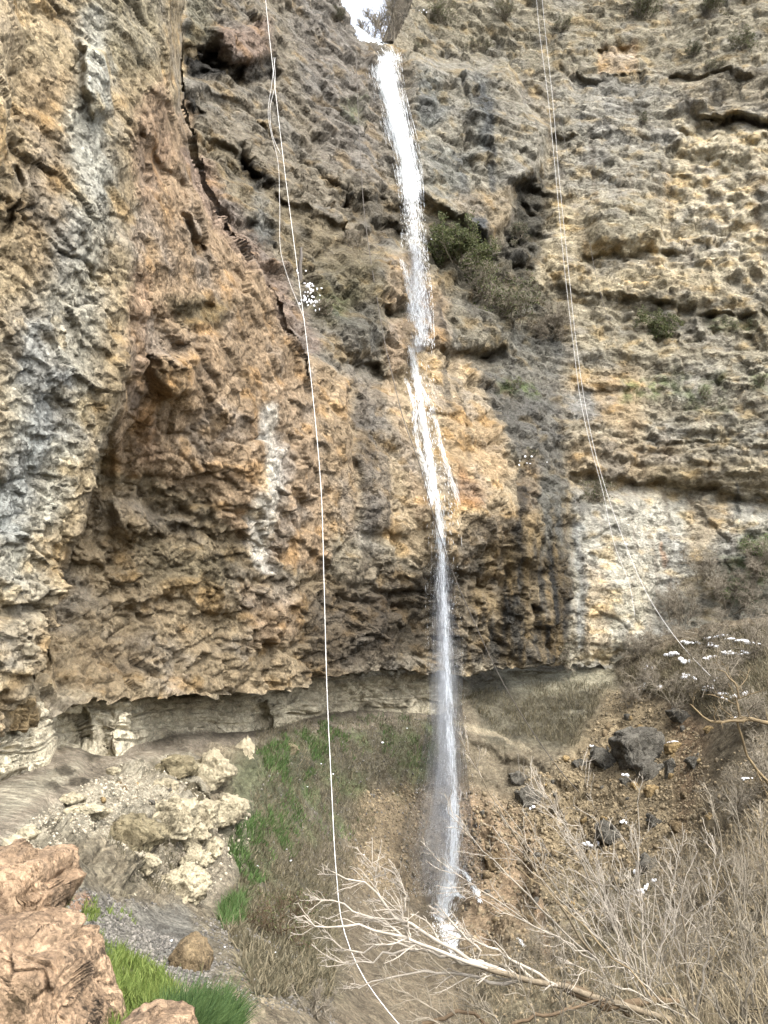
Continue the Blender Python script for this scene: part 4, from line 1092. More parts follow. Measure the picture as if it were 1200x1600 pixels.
BOULDERS = [
 ('large dark grey block with a flat face on the talus slope', M_DARK, 998, 1172, [(966,1158),(976,1196),(990,1206),(1012,1190),(1030,1184),(1034,1170),(1030,1144),(1012,1142),(976,1152)]),
 ('dark grey boulder just left of the large block on the talus', M_DARK, 942, 1186, [(925,1184),(935,1168),(948,1172),(962,1192),(958,1200),(945,1204)]),
 ('small dark flat rock at the left end of the boulder row', M_DARK, 908, 1194, [(896,1192),(908,1186),(920,1192),(918,1200),(902,1202)]),
 ('tan rock capped with snow right of the large dark block', M_TAN, 1054, 1168, [(1040,1166),(1052,1161),(1066,1162),(1068,1172),(1056,1178),(1042,1178)]),
 ('upright dark slab below the right end of the large block', M_DARK, 1047, 1205, [(1040,1190),(1052,1188),(1053,1218),(1042,1220)]),
 ('dark broken rock under the middle of the large block', M_DARK, 1012, 1206, [(998,1198),(1016,1190),(1034,1196),(1030,1216),(1006,1222)]),
 ('dark angular rock on the talus right of the upright slab', M_DARK, 1086, 1192, [(1074,1190),(1084,1182),(1098,1188),(1094,1196),(1080,1204)]),
 ('small rock with a bright snow cap below the boulder row', M_DARK, 980, 1221, [(971,1219),(980,1215),(990,1219),(986,1228),(974,1227)]),
 ('rounded tan stone below the snow capped rock', M_TAN, 1018, 1238, [(1008,1238),(1014,1230),(1026,1230),(1030,1240),(1022,1247),(1010,1246)]),
 ('grey wedge of stone on the lower gravel slope', M_DARK, 1022, 1286, [(1012,1284),(1018,1274),(1034,1284),(1036,1292),(1022,1294)]),
 ('dark fractured block behind the pale shoots', M_DARK, 955, 1302, [(936,1296),(950,1286),(970,1302),(976,1314),(952,1318),(938,1312)]),
 ('brown stone beside two small stones on the lower talus', M_BROWN, 1058, 1290, [(1046,1288),(1056,1283),(1070,1288),(1068,1298),(1054,1300)]),
 ('purple grey slab at the upper end of the pale shoots', M_DARK, 808, 1214, [(796,1210),(812,1206),(822,1214),(812,1226),(800,1222)]),
 ('rounded dark mound of rock beneath the purple grey slab', M_DARK, 828, 1240, [(808,1238),(826,1230),(846,1240),(844,1256),(816,1258)]),
 ('dark overhung boulder under the snowy bush', M_DARK, 1062, 1122, [(1046,1112),(1060,1108),(1078,1118),(1072,1136),(1058,1130)]),
 ('pale stone in bare earth right of the talus boulders', M_TAN, 1108, 1140, [(1102,1140),(1108,1134),(1116,1138),(1112,1148),(1104,1147)]),
 ('tan stone on the bare earth beside the grey thicket', M_TAN, 1112, 1277, [(1104,1276),(1112,1271),(1121,1276),(1118,1284),(1106,1284)]),
 ('grey stone low on the slope among the pale shoots', M_DARK, 1018, 1352, [(1002,1350),(1016,1340),(1034,1352),(1032,1366),(1008,1366)]),
 ('brown blocky rock left of the lower stream rills', M_BROWN, 770, 1345, [(756,1340),(772,1332),(786,1344),(782,1360),(760,1358)]),
]
for k, (lab, mt, px, py, ol) in enumerate(BOULDERS):
    ol = np.array(ol, float); w_, h_ = np.ptp(ol[:, 0]), np.ptp(ol[:, 1])
    g = at_ground(px, py + h_ * .3)[0]
    rock_thing('boulder', lab, 'boulder', mt, px, py, w_, h_, 500 + k, outline=ol, Y=g[1], group='boulders on the talus slope', sub=5 if w_ > 40 else 4, fac=.9)
OUTCROPS = [
 ('cream limestone knob on the scree above the outcrop', M_CREAM, 252, 1234, 32, 32), ('broad cream limestone outcrop in the middle of the bank', M_CREAM, 266, 1280, 58, 54),
 ('cream block right of the broad middle outcrop', M_CREAM, 312, 1272, 38, 42), ('cream ledge block at the right tip of the pale bank', M_CREAM, 352, 1264, 54, 36),
 ('olive tan limestone block with a dark top in the pale bank', M_OLIVE, 208, 1302, 62, 46), ('pale layered outcrop just below the path', M_CREAM, 322, 1204, 54, 48),
 ('isolated cream block beside the green slope', M_CREAM, 378, 1178, 26, 40), ('lowest cream outcrop above the brown slope', M_CREAM, 284, 1384, 62, 40),
 ('cream rock under the block at the tip of the bank', M_CREAM, 298, 1306, 34, 30), ('small cream rock below the tip of the bank', M_CREAM, 334, 1322, 22, 20),
 ('cream boulder in scrub above the lowest outcrop', M_CREAM, 306, 1342, 34, 30), ('angular cream stone on the scree above the pink rock', M_CREAM, 20, 1318, 26, 20),
 ('cream stone behind the angular stone on the scree', M_CREAM, 38, 1302, 24, 16), ('cream wedge above the dark gully in the scree', M_CREAM, 98, 1288, 28, 20),
 ('long cream slab in the scree', M_CREAM, 126, 1268, 44, 12), ('short cream slab above the long slab', M_CREAM, 110, 1248, 30, 12), ('small cream lump beside the dark hearths', M_CREAM, 144, 1230, 18, 10),
 ('cream lump between the two dark hearths', M_CREAM, 176, 1203, 16, 9), ('cream slab left of the olive block', M_CREAM, 152, 1270, 24, 12), ('pale block in scrub left of the lowest outcrop', M_CREAM, 222, 1350, 36, 20),
 ('brown olive knob below the path in the gully', M_OLIVE, 272, 1196, 46, 26), ('tan ledge stone at the green slope edge', M_OLIVE, 452, 1170, 20, 14)]
for k, (lab, mt, px, py, w_, h_) in enumerate(OUTCROPS):
    rock_thing('limestone_outcrop', lab, 'rock', mt, px, py + h_ * .12, w_ * 1.3, h_ * 1.25, 700 + k, group='limestone outcrops below the path', sub=5 if w_ > 30 else 4, fac=.55, sink=.55, thick=.5 * max(w_, h_) * at_ground(px, py)[0][1] / F)
# rock corner in front
rock_thing('rock_outcrop', 'pink tan sandstone boulder at the left edge above the grass', 'rock', M_PINK, 10, 1412, 150, 130, 801, Y=5.4, thick=.42, sub=6, fac=.7,
           outline=[(-150,1360),(-20,1354),(22,1350),(58,1350),(67,1362),(70,1384),(84,1393),(76,1420),(62,1440),(46,1456),(40,1480),(-20,1500),(-150,1500)])
rock_thing('rock_outcrop', 'low pink rocky bank below the sandstone boulder in the corner', 'rock', M_PINK, 20, 1560, 220, 170, 803, Y=4.7, thick=.5, sub=6, fac=.45,
           outline=[(-170,1470),(-20,1476),(30,1482),(50,1494),(86,1500),(96,1516),(100,1545),(108,1566),(122,1590),(140,1640),(130,1700),(-170,1700)])
rock_thing('rock_outcrop', 'pale pink rock poking up at the bottom edge beside the tuft', 'rock', M_PINK, 236, 1610, 90, 50, 805, Y=4.2, thick=.2, sub=5, fac=.6,
           outline=[(190,1608),(210,1598),(230,1594),(258,1597),(280,1604),(290,1640),(195,1650)])
rock_thing('rock_mound', 'brown earthy hump of rock standing by the grey gravel', 'rock', M_BROWN, 294, 1505, 60, 66, 807, thick=.3, sub=4, fac=.5,
           outline=[(262,1512),(272,1490),(284,1476),(296,1474),(310,1484),(320,1504),(318,1530),(296,1540),(270,1530)])
# loose stones: the largest as things of their own, the rest as gravel
lib = []
for k in range(8):
    V, Fc = rock_shape(blob_outline(1, .75, 900 + k), .4, 900 + k, 2, .8)
    o = mesh_np('loose_stone', V, Fc, (M_STONE, M_TAN, M_DARK, M_STONE)[k % 4]); lib.append(o.data); bpy.data.objects.remove(o)
r = np.random.default_rng(91)
def scatter(poly, n, r):
    xs = [p[0] for p in poly]; ys = [p[1] for p in poly]; out = []
    while len(out) < n:
        x = r.uniform(min(xs), max(xs), 400); y = r.uniform(min(ys), max(ys), 400)
        k = poly_mask(x, y, poly, .5) > .5
        out += list(zip(x[k], y[k]))
    return np.array(out[:n])
TALUS = [(950,1080),(1010,1090),(1090,1140),(1110,1220),(1080,1340),(1040,1420),(880,1440),(820,1330),(770,1260),(860,1200),(920,1170)]
SCREE = [(60,1275),(190,1190),(250,1200),(330,1250),(250,1250),(170,1300),(60,1340),(10,1330)]
LAWNST = [(140,1515),(200,1530),(235,1575),(170,1570)]
GREY = [(110,1420),(200,1430),(340,1490),(330,1540),(250,1525),(150,1460)]
LAND = [(lab, px, py) for lab, _, px, py, _ in BOULDERS] + [(lab, px, py) for lab, _, px, py, _, _ in OUTCROPS]
CUT = set('with on just at capped below under beneath behind beside low in left right above of between half wedge'.split())
def short(lab):
    ws = lab.split(); k = next((i for i, q in enumerate(ws) if q in CUT and i > 1), len(ws)); return 'the ' + ' '.join(ws[:k])
LAND = [(short(lab), px, py) for lab, px, py in LAND]
STONES = []
SEEN = {}
def put_stones(poly, n, size, ground, group, seed):
    r = np.random.default_rng(seed)
    for (x, y) in scatter(poly, n, r):
        g, nn = at_ground(x, y)
        px_ = size[0] + (size[1] - size[0]) * r.random() ** 2.5
        s = px_ * g[1] / F; k = int(r.integers(8))
        o = bpy.data.objects.new('loose_stone', lib[k]); COL.objects.link(o)
        o.location = [float(v) for v in g + nn * s * .1]; o.scale = (s * r.uniform(.8, 1.2), s, s * r.uniform(.7, 1.)); o.rotation_euler = [float(v) for v in r.uniform(0, 6.28, 3)]
        near = min(LAND, key=lambda q: math.hypot(q[1] - x, q[2] - y))
        dx, dy = x - near[1], y - near[2]
        way = ('right of' if dx > 0 else 'left of') if abs(dx) > abs(dy) else ('below' if dy > 0 else 'above')
        lab = '%s %s stone %s %s %s' % ('bigger' if px_ > (size[0] * 1.6) else 'small', ('brown', 'tan', 'dark grey', 'brown')[k % 4], ground, way, near[0])
        tag(o, lab, 'stone', group); STONES.append((x, o))
put_stones(TALUS, 70, (7, 17), 'on talus', 'loose stones on the talus', 1)
put_stones([(730,1260),(860,1290),(900,1420),(880,1500),(760,1470)], 18, (8, 20), 'in orange earth', 'stones in the orange earth', 2)
put_stones(SCREE, 18, (6, 14), 'on scree', 'stones on the scree', 3)
put_stones(LAWNST, 12, (6, 12), 'in grass', 'stones in the grass', 4)
byl = {}
for x, o in STONES: byl.setdefault(o['label'], []).append((x, o))
for lab, L in byl.items():
    if len(L) > 1:
        L.sort(key=lambda q: q[0])
        for k, (x, o) in enumerate(L):
            o['label'] = (['left one of two', 'right one of two'] if len(L) == 2 else ['leftmost', 'second from left', 'third from left', 'fourth from left', 'fifth from left', 'sixth from left', 'seventh from left'])[min(k, 6)] + ', ' + lab
def gravel(poly, n, size, seed):
    r = np.random.default_rng(seed); V0, F0 = ICO[1]
    xy = scatter(poly, n, r); g, nn = at_ground(xy[:, 0], xy[:, 1])
    s = (size[0] + (size[1] - size[0]) * r.random(n) ** 3) * g[:, 1] / F / 2
    sc = r.uniform(.55, 1.25, (n, 1, 3)); V = V0[None] * sc * (1 + r.uniform(-.22, .22, (n, len(V0), 1)))
    th = r.random(n) * 6.28; c, q = np.cos(th)[:, None], np.sin(th)[:, None]
    V = np.stack([V[..., 0] * c - V[..., 2] * q, V[..., 1], V[..., 0] * q + V[..., 2] * c], -1)
    V = V * s[:, None, None] + g[:, None] + nn[:, None] * s[:, None, None] * .2
    return V.reshape(-1, 3), (F0[None] + (np.arange(n) * len(V0))[:, None, None]).reshape(-1, 3)
def island_rock(name, c1, c2):
    m = leaf_material(name, c1, c2, 0.0); return m
M_GRAV = island_rock('gravel_mix', lin((108,98,80)) * ALB, lin((178,160,128)) * ALB)
M_GRAVW = island_rock('gravel_pale', lin((140,130,112)) * ALB, lin((214,204,180)) * ALB)
M_GRAVG = island_rock('gravel_grey', lin((78,76,72)) * ALB, lin((160,154,144)) * ALB)
o = mesh_np('gravel', *join([gravel(TALUS, 7000, (1.5, 6), 1), gravel([(720,1230),(840,1250),(930,1450),(880,1560),(720,1500)], 2200, (2, 8), 2), gravel([(560,1240),(720,1215),(720,1400),(560,1390)], 1600, (2, 6), 3),
            gravel([(900,1300),(1200,1150),(1200,1600),(760,1600)], 3000, (2, 9), 4)]), M_GRAV); tag(o, 'tan gravel covering the talus', kind='stuff')
o = mesh_np('gravel', *join([gravel(SCREE, 3500, (1.5, 6), 5), gravel([(150,1310),(330,1280),(400,1250),(390,1320),(330,1410),(220,1390)], 900, (2, 7), 6), gravel(LAWNST, 160, (3, 8), 7)]), M_GRAVW); tag(o, 'pale limestone chips on the scree', kind='stuff')
o = mesh_np('gravel', *join([gravel(GREY, 3200, (2, 7), 8), gravel([(300,1430),(460,1440),(540,1600),(330,1560)], 2200, (1.5, 6), 9), gravel([(60,1380),(250,1410),(200,1440),(70,1440)], 700, (2, 6), 10), gravel([(400,1130),(700,1120),(680,1400),(400,1440)], 1500, (1.5, 4), 11)]), M_GRAVG); tag(o, 'grey rubble on the low ground', kind='stuff')

# ================================================================== GRASS AND SCRUB
def blades(g, nn, length, width, r, lean=.5, up=(0, 0, 1.), side=(0, 0, 0)):
    n = len(g)
    d = np.asarray(up) * .9 + nn * .5 + r.normal(size=(n, 3)) * lean + np.asarray(side); d /= np.linalg.norm(d, axis=1, keepdims=True)
    L = r.uniform(*length, n)[:, None]; W = r.uniform(*width, n)[:, None] / 2
    th = r.random(n) * 6.28; s = np.stack([np.cos(th), np.sin(th), 0 * th], -1)
    bend = r.normal(size=(n, 3)) * .3 + np.array([0, 0, -.25]) + np.asarray(side) * .5
    a = g - d * .02; b = g + d * L * .55; c = g + (d + bend * .5) * L
    V = np.stack([a - s * W, a + s * W, b + s * W * .8, b - s * W * .8, c + s * W * .15, c - s * W * .15], 1)
    q = np.array([[0, 1, 2, 3], [3, 2, 4, 5]])
    return V.reshape(-1, 3), (q[None] + (np.arange(n) * 6)[:, None, None]).reshape(-1, 4)
def field(poly, n, length, width, seed, thr=None, sc=1., **kw):
    r = np.random.default_rng(seed); xy = scatter(poly, n, r); g, nn = at_ground(xy[:, 0], xy[:, 1])
    if thr is not None:
        k = fbm(g / sc, 3, seed) > thr; g, nn = g[k], nn[k]
    return blades(g, nn, length, width, r, **kw)
M_LAWN = leaf_material('fresh_grass', np.array((.07, .11, .02)), np.array((.17, .21, .055)))
M_TUFT = leaf_material('blue_green_grass', np.array((.03, .065, .02)), np.array((.09, .14, .045)))
M_TURF = leaf_material('slope_grass', np.array((.04, .085, .022)), np.array((.1, .15, .05)))
M_DRY = leaf_material('dry_grass', np.array((.16, .13, .08)), np.array((.36, .3, .2)))
M_SCRUB = leaf_material('brown_scrub', np.array((.07, .065, .04)), np.array((.2, .17, .11)))
o = mesh_np('grass', *join([field([(46,1452),(120,1466),(190,1488),(262,1530),(284,1560),(220,1620),(60,1640),(60,1500)], 15000, (.06, .16), (.006, .013), 1, -.16, .35, lean=.45),
     field([(80,1400),(160,1415),(240,1440),(150,1440),(90,1430)], 1200, (.05, .12), (.008, .016), 2, 0, .4), field([(-80,1575),(100,1580),(130,1640),(-80,1660)], 900, (.05, .12), (.005, .01), 3)]), M_LAWN); tag(o, 'bright green short grass beside the pink rock', kind='stuff')
o = mesh_np('grass', *field([(244,1592),(300,1578),(345,1584),(376,1610),(350,1650),(230,1640)], 4200, (.12, .3), (.005, .011), 4, lean=.3, side=(.3, 0, 0)), M_TUFT); tag(o, 'long blue green grass tuft at the bottom edge', kind='stuff')
gs = [field([(400,1180),(440,1150),(500,1130),(560,1122),(540,1180),(470,1230),(420,1230)], 4500, (.1, .28), (.016, .034), 5, .03, 1.2), field([(380,1290),(450,1240),(480,1280),(450,1370),(380,1390),(350,1370)], 4200, (.1, .26), (.014, .03), 6, .03, 1.),
      field([(345,1420),(385,1400),(385,1440),(350,1448)], 700, (.15, .35), (.01, .02), 7), field([(520,1120),(690,1120),(680,1200),(540,1200)], 2000, (.1, .28), (.014, .03), 8, .05, 1.), field([(450,1230),(560,1240),(560,1330),(470,1340)], 900, (.1, .25), (.014, .028), 9, .15, .8)]
o = mesh_np('grass', *join(gs), M_TURF); tag(o, 'green grass growing in patches on the slope below the path', kind='stuff')
sc_ = [field([(400,1130),(700,1118),(700,1230),(600,1260),(540,1380),(520,1560),(400,1560),(350,1440),(400,1300)], 26000, (.05, .24), (.014, .03), 11, -.25, 1.5, lean=.8), field([(720,1080),(960,1060),(900,1170),(780,1150)], 4200, (.15, .45), (.014, .03), 12, -.2, 1.5, lean=.7),
       field([(960,1060),(1060,1000),(1210,940),(1210,1130),(1100,1120)], 9000, (.15, .5), (.018, .04), 13, lean=.9), field([(150,1300),(340,1290),(330,1400),(200,1400)], 2600, (.06, .2), (.007, .014), 14, 0, .8, lean=.8)]
o = mesh_np('undergrowth', *join(sc_), M_SCRUB); tag(o, 'brown wiry scrub covering the slopes', kind='stuff')
dr = [field([(700,1480),(900,1440),(1100,1350),(1230,1250),(1230,1700),(700,1700)], 6500, (.12, .45), (.005, .011), 15, -.1, 1., lean=.6), field([(1040,1300),(1230,1150),(1230,1400),(1080,1400)], 1800, (.12, .4), (.007, .014), 16, lean=.6)]
o = mesh_np('dry_grass', *join(dr), M_DRY); tag(o, 'pale dry grass stems between the bare shrubs', kind='stuff')

# ================================================================== BUSHES ON THE CLIFF
M_TWIG = plain_material('grey_twig', lin((166,156,138)) * ALB, var=.35, scale=3.)
M_BARK = plain_material('pale_bark', lin((204,194,178)) * ALB, var=.35, scale=6.)
M_TRUNK = plain_material('weathered_bark', lin((152,138,116)) * ALB, var=.4, scale=14.)
M_BARKD = plain_material('brown_bark', lin((122,104,82)) * ALB, var=.35, scale=6.)
M_BARKY = plain_material('lichen_bark', lin((146,128,98)) * ALB, var=.45, scale=7.)
M_LEAF = leaf_material('olive_leaf', np.array((.04, .055, .02)), np.array((.13, .14, .06)))
M_LEAFG = leaf_material('green_leaf', np.array((.05, .1, .025)), np.array((.14, .2, .06)))
M_LEAFK = leaf_material('dark_leaf', np.array((.02, .035, .015)), np.array((.07, .09, .035)))
def bush(name, label, px, py, rpx, seed, leaf=None, nleaf=1200, where='cliff', lean=(0, 0, 1), twig=None, dens=1., group=None, cat='bush', hang=0., rad=1.):
    r = np.random.default_rng(seed)
    g, nn = (at_cliff if where == 'cliff' else at_ground)(px, py + rpx * (.5 if hang == 0 else -.6))
    R = rpx * g[1] / F
    n0 = int(9 * dens)
    d = r.normal(size=(n0, 3)) * .55 + np.asarray(lean) * (.9 - hang) + np.array([0, -.35, 0]) + np.array([0, 0, -hang]); d /= np.linalg.norm(d, axis=1, keepdims=True)
    st = np.zeros((n0, 6, 3)); st[:, 0] = g + r.normal(size=(n0, 3)) * R * .2 * np.array([1, .3, .3])
    cur = d
    for k in range(1, 6):
        cur = cur + r.normal(size=(n0, 3)) * .2 + np.array([0, 0, -.25 * hang]); cur /= np.linalg.norm(cur, axis=1, keepdims=True)
        st[:, k] = st[:, k - 1] + cur * R * .26 * r.uniform(.6, 1.2, (n0, 1))
    r0 = max(.012, R * .016) * rad; mn = g[1] * .00021 * rad
    sr = np.full((n0, 6), r0) * np.linspace(1, .4, 6)
    t1, r1 = grow(st, sr, int(10 * dens), R * .62, (20, 70), 5, .16, (0, 0, .15 - .4 * hang), seed=seed + 1, rshare=.7)
    t2, r2 = grow(t1, r1, 6, R * .34, (20, 70), 4, .2, (0, 0, .1 - .4 * hang), seed=seed + 2, rshare=.75)
    r1 = np.maximum(r1, mn); r2 = np.maximum(r2, mn * .8)
    o = empty(name, g); tag(o, label, cat, group)
    tm = twig or M_TWIG
    mesh_np('stems', *tubes(st, sr, 4), tm, parent=o)['kind'] = 'stuff'
    mesh_np('twigs', *join([tubes(t1, r1, 3), tubes(t2, r2, 3)]), tm, parent=o)['kind'] = 'stuff'
    if leaf is not None:
        allp = t2[:, 1:].reshape(-1, 3); p = allp[r.integers(len(allp), size=nleaf)] + r.normal(size=(nleaf, 3)) * R * .05
        s = R * .045
        V = p[:, None] + r.normal(size=(nleaf, 4, 3)) * s
        a = r.normal(size=(nleaf, 3)); a /= np.linalg.norm(a, axis=1, keepdims=True); b = np.cross(a, r.normal(size=(nleaf, 3))); b /= np.linalg.norm(b, axis=1, keepdims=True)
        V = np.stack([p - a * s, p + b * s * .45, p + a * s, p - b * s * .45], 1)
        mesh_np('foliage', V.reshape(-1, 3), np.arange(4 * nleaf).reshape(nleaf, 4), leaf, parent=o)['kind'] = 'stuff'
    return o
GB = 'bushes rooted in the cliff'
BUSHES = [
 ('dark evergreen shrub right of the upper waterfall with a snow fleck', 706, 396, 56, M_LEAF, 3600, 0),
 ('grey bare shrub hanging over the gully below the dark evergreen', 752, 440, 58, M_LEAF, 500, 0),
 ('grey bare shrub in the gully left of the cables', 802, 480, 52, M_LEAF, 500, 0),
 ('small dark green bush in the mouth of the rock slot', 812, 362, 22, M_LEAFK, 900, 0),
 ('grey twiggy bush on the shelf beside the cables', 866, 506, 48, None, 0, 0),
 ('pale grey twigs drooping over a dark hollow', 838, 520, 30, None, 0, .6),
 ('bushy olive shrub hanging from the ledge on the right wall', 1018, 524, 42, M_LEAF, 3000, .7),
 ('round grey bush on the ledge beside the double cable', 930, 768, 30, M_LEAF, 500, 0),
 ('dark green bush high on the grey wall right of the cables', 1008, 188, 16, M_LEAFK, 700, 0),
 ('small dark bush next to the cables on the grey wall', 884, 214, 9, M_LEAFK, 250, 0),
 ('dark olive bush under the rim near the top right corner', 1086, 78, 22, M_LEAFK, 900, 0),
 ('green brown bush below the rim at far top right', 1160, 66, 26, M_LEAF, 1100, 0),
 ('green bush on a ledge right of the brow boulder', 1116, 108, 20, M_LEAF, 800, 0),
 ('shrub on the rim above the niche', 1010, 8, 34, M_LEAF, 900, 0),
 ('shrub on the rim at the top right corner', 1110, 4, 34, M_LEAF, 900, 0),
 ('grey rim shrub left of the cables at the top edge', 790, 24, 26, M_LEAF, 500, 0),
 ('olive rim shrub right of the cables at the top edge', 880, 38, 22, M_LEAF, 700, 0),
 ('grey rim bush right of the waterfall lip', 690, 22, 34, M_LEAF, 700, 0),
 ('small olive bush on the broken rock right of the lip', 652, 78, 14, M_LEAF, 500, 0),
 ('olive scrub on broken rock below the rim bush', 750, 74, 20, M_LEAF, 600, 0),
 ('dry bush beside the ledge left of the fall', 560, 372, 24, None, 0, 0),
 ('thin grey shrub on the mossy shelf left of the fall', 510, 482, 22, M_LEAF, 400, 0),
 ('dark bush on the slanting rim left of the waterfall lip', 532, 16, 20, M_LEAFK, 700, 0),
 ('green leafy plant on the right edge of the pale wall', 1180, 862, 26, M_LEAFG, 1100, 0),
 ('green trailing plant below the leafy plant at the right edge', 1140, 920, 24, M_LEAFG, 700, 0),
 ('small green tuft on the grey band near the right edge', 1100, 612, 15, M_LEAFG, 500, 0),
 ('green tuft on the grey band at the far right edge', 1188, 600, 13, M_LEAFG, 450, 0),
 ('low green tuft on the ledge at the right', 1146, 505, 15, M_LEAFG, 450, 0),
 ('dry brown tussock with snow on the tufa shoulder', 828, 712, 16, M_LEAF, 300, 0),
 ('green grassy tuft on the dark rocks beside the tufa', 806, 602, 17, M_LEAFG, 500, 0),
 ('dark upright scrub at the foot of the dark wet wall', 872, 1070, 22, M_LEAFK, 350, 0),
]
for k, (lab, px, py, rp, lf, nl, hg) in enumerate(BUSHES):
    bush('cliff_bush', lab, px, py, rp, 1000 + 7 * k, lf, int(nl * 1.8), hang=hg, group=GB, dens=1.35 if rp > 18 else .9, rad=1.2)
GH = 'bushes on the right bank'
HILL = [
 ('tangled bare bush overhanging the dark boulder on the bank', 1058, 1084, 52, None), ('grey bare bush at the top of the bank beside the pale wall', 1010, 1060, 40, None),
 ('wide grey thicket of twigs in the middle of the snowy bank', 1120, 1060, 56, None), ('fine grey brushwood along the top of the snowy bank', 1110, 985, 52, None),
 ('fine brushwood at the right end of the snowy bank', 1180, 1000, 56, None), ('grey bush below the snow at the right edge', 1175, 1110, 52, None),
 ('dense grey thicket on the bare earth at the right', 1150, 1250, 62, None), ('grey thicket at the right edge below the lichened limb', 1200, 1200, 58, None),
 ('bare brushwood in the middle of the slope right of the pale shoots', 1090, 1380, 70, None), ('low grey brushwood under the bundle of pale shoots', 960, 1420, 60, None),
 ('tall grey brushwood at the right edge of the lower slope', 1180, 1370, 80, None), ('grey brushwood between the leaning tree and the orange earth', 860, 1480, 56, None), ('brushwood low in the right thicket', 1060, 1480, 70, None),
 ('low bush at the foot of the pale wall', 1000, 980, 30, None), ('brown bush in the dark corner left of the bank', 990, 1090, 30, None)]
HILLC = [('fuzzy grey brushwood against the pale wall above the snowy bank', 1070, 950, 46), ('fuzzy grey brushwood on the wall at the right edge above the bank', 1150, 930, 52), ('upper grey brushwood on the wall at the right edge', 1190, 880, 44),
 ('thin grey brushwood climbing the pale wall', 1110, 890, 40), ('grey brushwood in the corner where wall and bank meet', 1030, 1000, 36)]
for k, (lab, px, py, rp) in enumerate(HILLC): bush('wall_bush', lab, px, py, rp, 2800 + 7 * k, None, 0, where='cliff', group=GH, dens=1.5, rad=1.2)
for k, (lab, px, py, rp, lf) in enumerate(HILL):
    bush('bank_bush', lab, px, py, rp, 2000 + 7 * k, lf, 0, where='ground', group=GH, dens=1.3, rad=1.1 if py < 1300 else .8)
for k, (lab, px, py, rp) in enumerate((('small grey bush in the cream outcrops nearest the green slope', 335, 1300, 16), ('grey bush on the cream outcrop bank', 285, 1318, 18), ('dark little bush on top of the olive block', 188, 1272, 16),
     ('grey bush between the lowest cream rocks', 290, 1350, 18), ('green grey bush under the olive block', 205, 1358, 18), ('grey scrub bush above the lowest outcrop', 250, 1340, 16))):
    bush('bank_shrub', lab, px, py, rp, 2500 + k, M_LEAF, 260, where='ground', group='bushes among the cream outcrops')
bush('brown_bush', 'dark brown wiry bush low on the slope left of the thicket', 440, 1440, 52, 2600, M_LEAF, 500, where='ground', twig=M_BARKD, dens=1.3)
bush('brown_bush', 'faint grey bush at the bottom between grass tuft and thicket', 490, 1570, 36, 2610, None, 0, where='ground', dens=1.)

# bare trees on the plateau behind the lip
for k, (dx, dy, h) in enumerate(((-.9, 3.2, 3.), (.1, 3.0, 3.5), (1., 3.6, 3.5), (2.2, 4.2, 4.), (-.2, 5.5, 4.), (.9, 5.5, 4.), (1.8, 6, 4.))):
    r = np.random.default_rng(3000 + k)
    b0 = np.array([lipp[0] + dx, lipp[1] + dy, lipp[2] + .22 * dy + min(max((dx + 2.2) / 3, 0), 1.2) * (1.05 * (dy - 1.2) + .01 * dy * dy) - .35])
    st = np.array([resample([b0, b0 + [r.normal() * .2, 0, h * .5], b0 + [r.normal() * .5, r.normal() * .3, h]], 9)]); sr = np.linspace(.06, .015, 9)[None]
    t1, r1 = grow(st, sr, 44, h * .4, (20, 60), 6, .1, (0, 0, .3), .1, .45, seed=k)
    t2, r2 = grow(t1, r1, 9, h * .16, (20, 60), 4, .14, (0, 0, .2), .15, .7, .4, seed=k + 9)
    o = empty('bare_tree', b0); tag(o, ['thin bare tree just left of the gap above the fall', 'bare tree in the middle of the gap above the fall', 'bare tree right of the waterfall lip', 'farther bare tree right in the gap above the fall', 'left of the three farthest bare trees in the gap', 'middle of the three farthest bare trees in the gap', 'right of the three farthest bare trees in the gap'][k], 'tree', 'bare trees above the fall')
    mesh_np('trunk', *tubes(st, sr, 6), M_TWIG, parent=o); mesh_np('branches', *join([tubes(t1, np.maximum(r1, .018), 4), tubes(t2, np.maximum(r2, .012), 3)]), M_TWIG, parent=o)['kind'] = 'stuff'

# ================================================================== FOREGROUND THICKET
def limb_thing(name, label, limbs, mat, n1=9, l1=.5, n2=5, l2=.2, seed=0, group=None, ang=(20, 60), trop=(-.2, 0, .15), cat='tree', jit=.07):
    """limbs: lists of (px, py, Y, radius mm)"""
    PLs, Rs = [], []
    for L in limbs:
        a = resample(L, 14); PLs.append(P(a[:, 0], a[:, 1], a[:, 2])); Rs.append(np.clip(a[:, 3], 1.5, None) / 1000)
    PLs = np.array(PLs); Rs = np.array(Rs)
    r = np.random.default_rng(seed); PLs[:, 1:-1] += r.normal(size=PLs[:, 1:-1].shape) * .012
    o = empty(name, PLs[0, 0]); tag(o, label, cat, group)
    mesh_np('trunk', *tubes(PLs[:1], Rs[:1], 8), M_TRUNK if mat is M_BARK else mat, parent=o, smooth=True)
    for k in range(1, len(PLs)): mesh_np('branch', *tubes(PLs[k:k + 1], Rs[k:k + 1], 6), mat, parent=o, smooth=True)
    t1, r1 = grow(PLs, Rs, n1, l1, ang, 8, jit, trop, .2, .5, .45, seed=seed + 1); r1 = np.maximum(r1, .003)
    t2, r2 = grow(t1, r1, n2, l2, (25, 65), 5, .15, trop, .2, .7, .6, seed=seed + 2); r2 = np.maximum(r2, .0019)
    mesh_np('twigs', *join([tubes(t1, r1, 4), tubes(t2, r2, 3)]), mat, parent=o)['kind'] = 'stuff'
    return o
T = 7.4
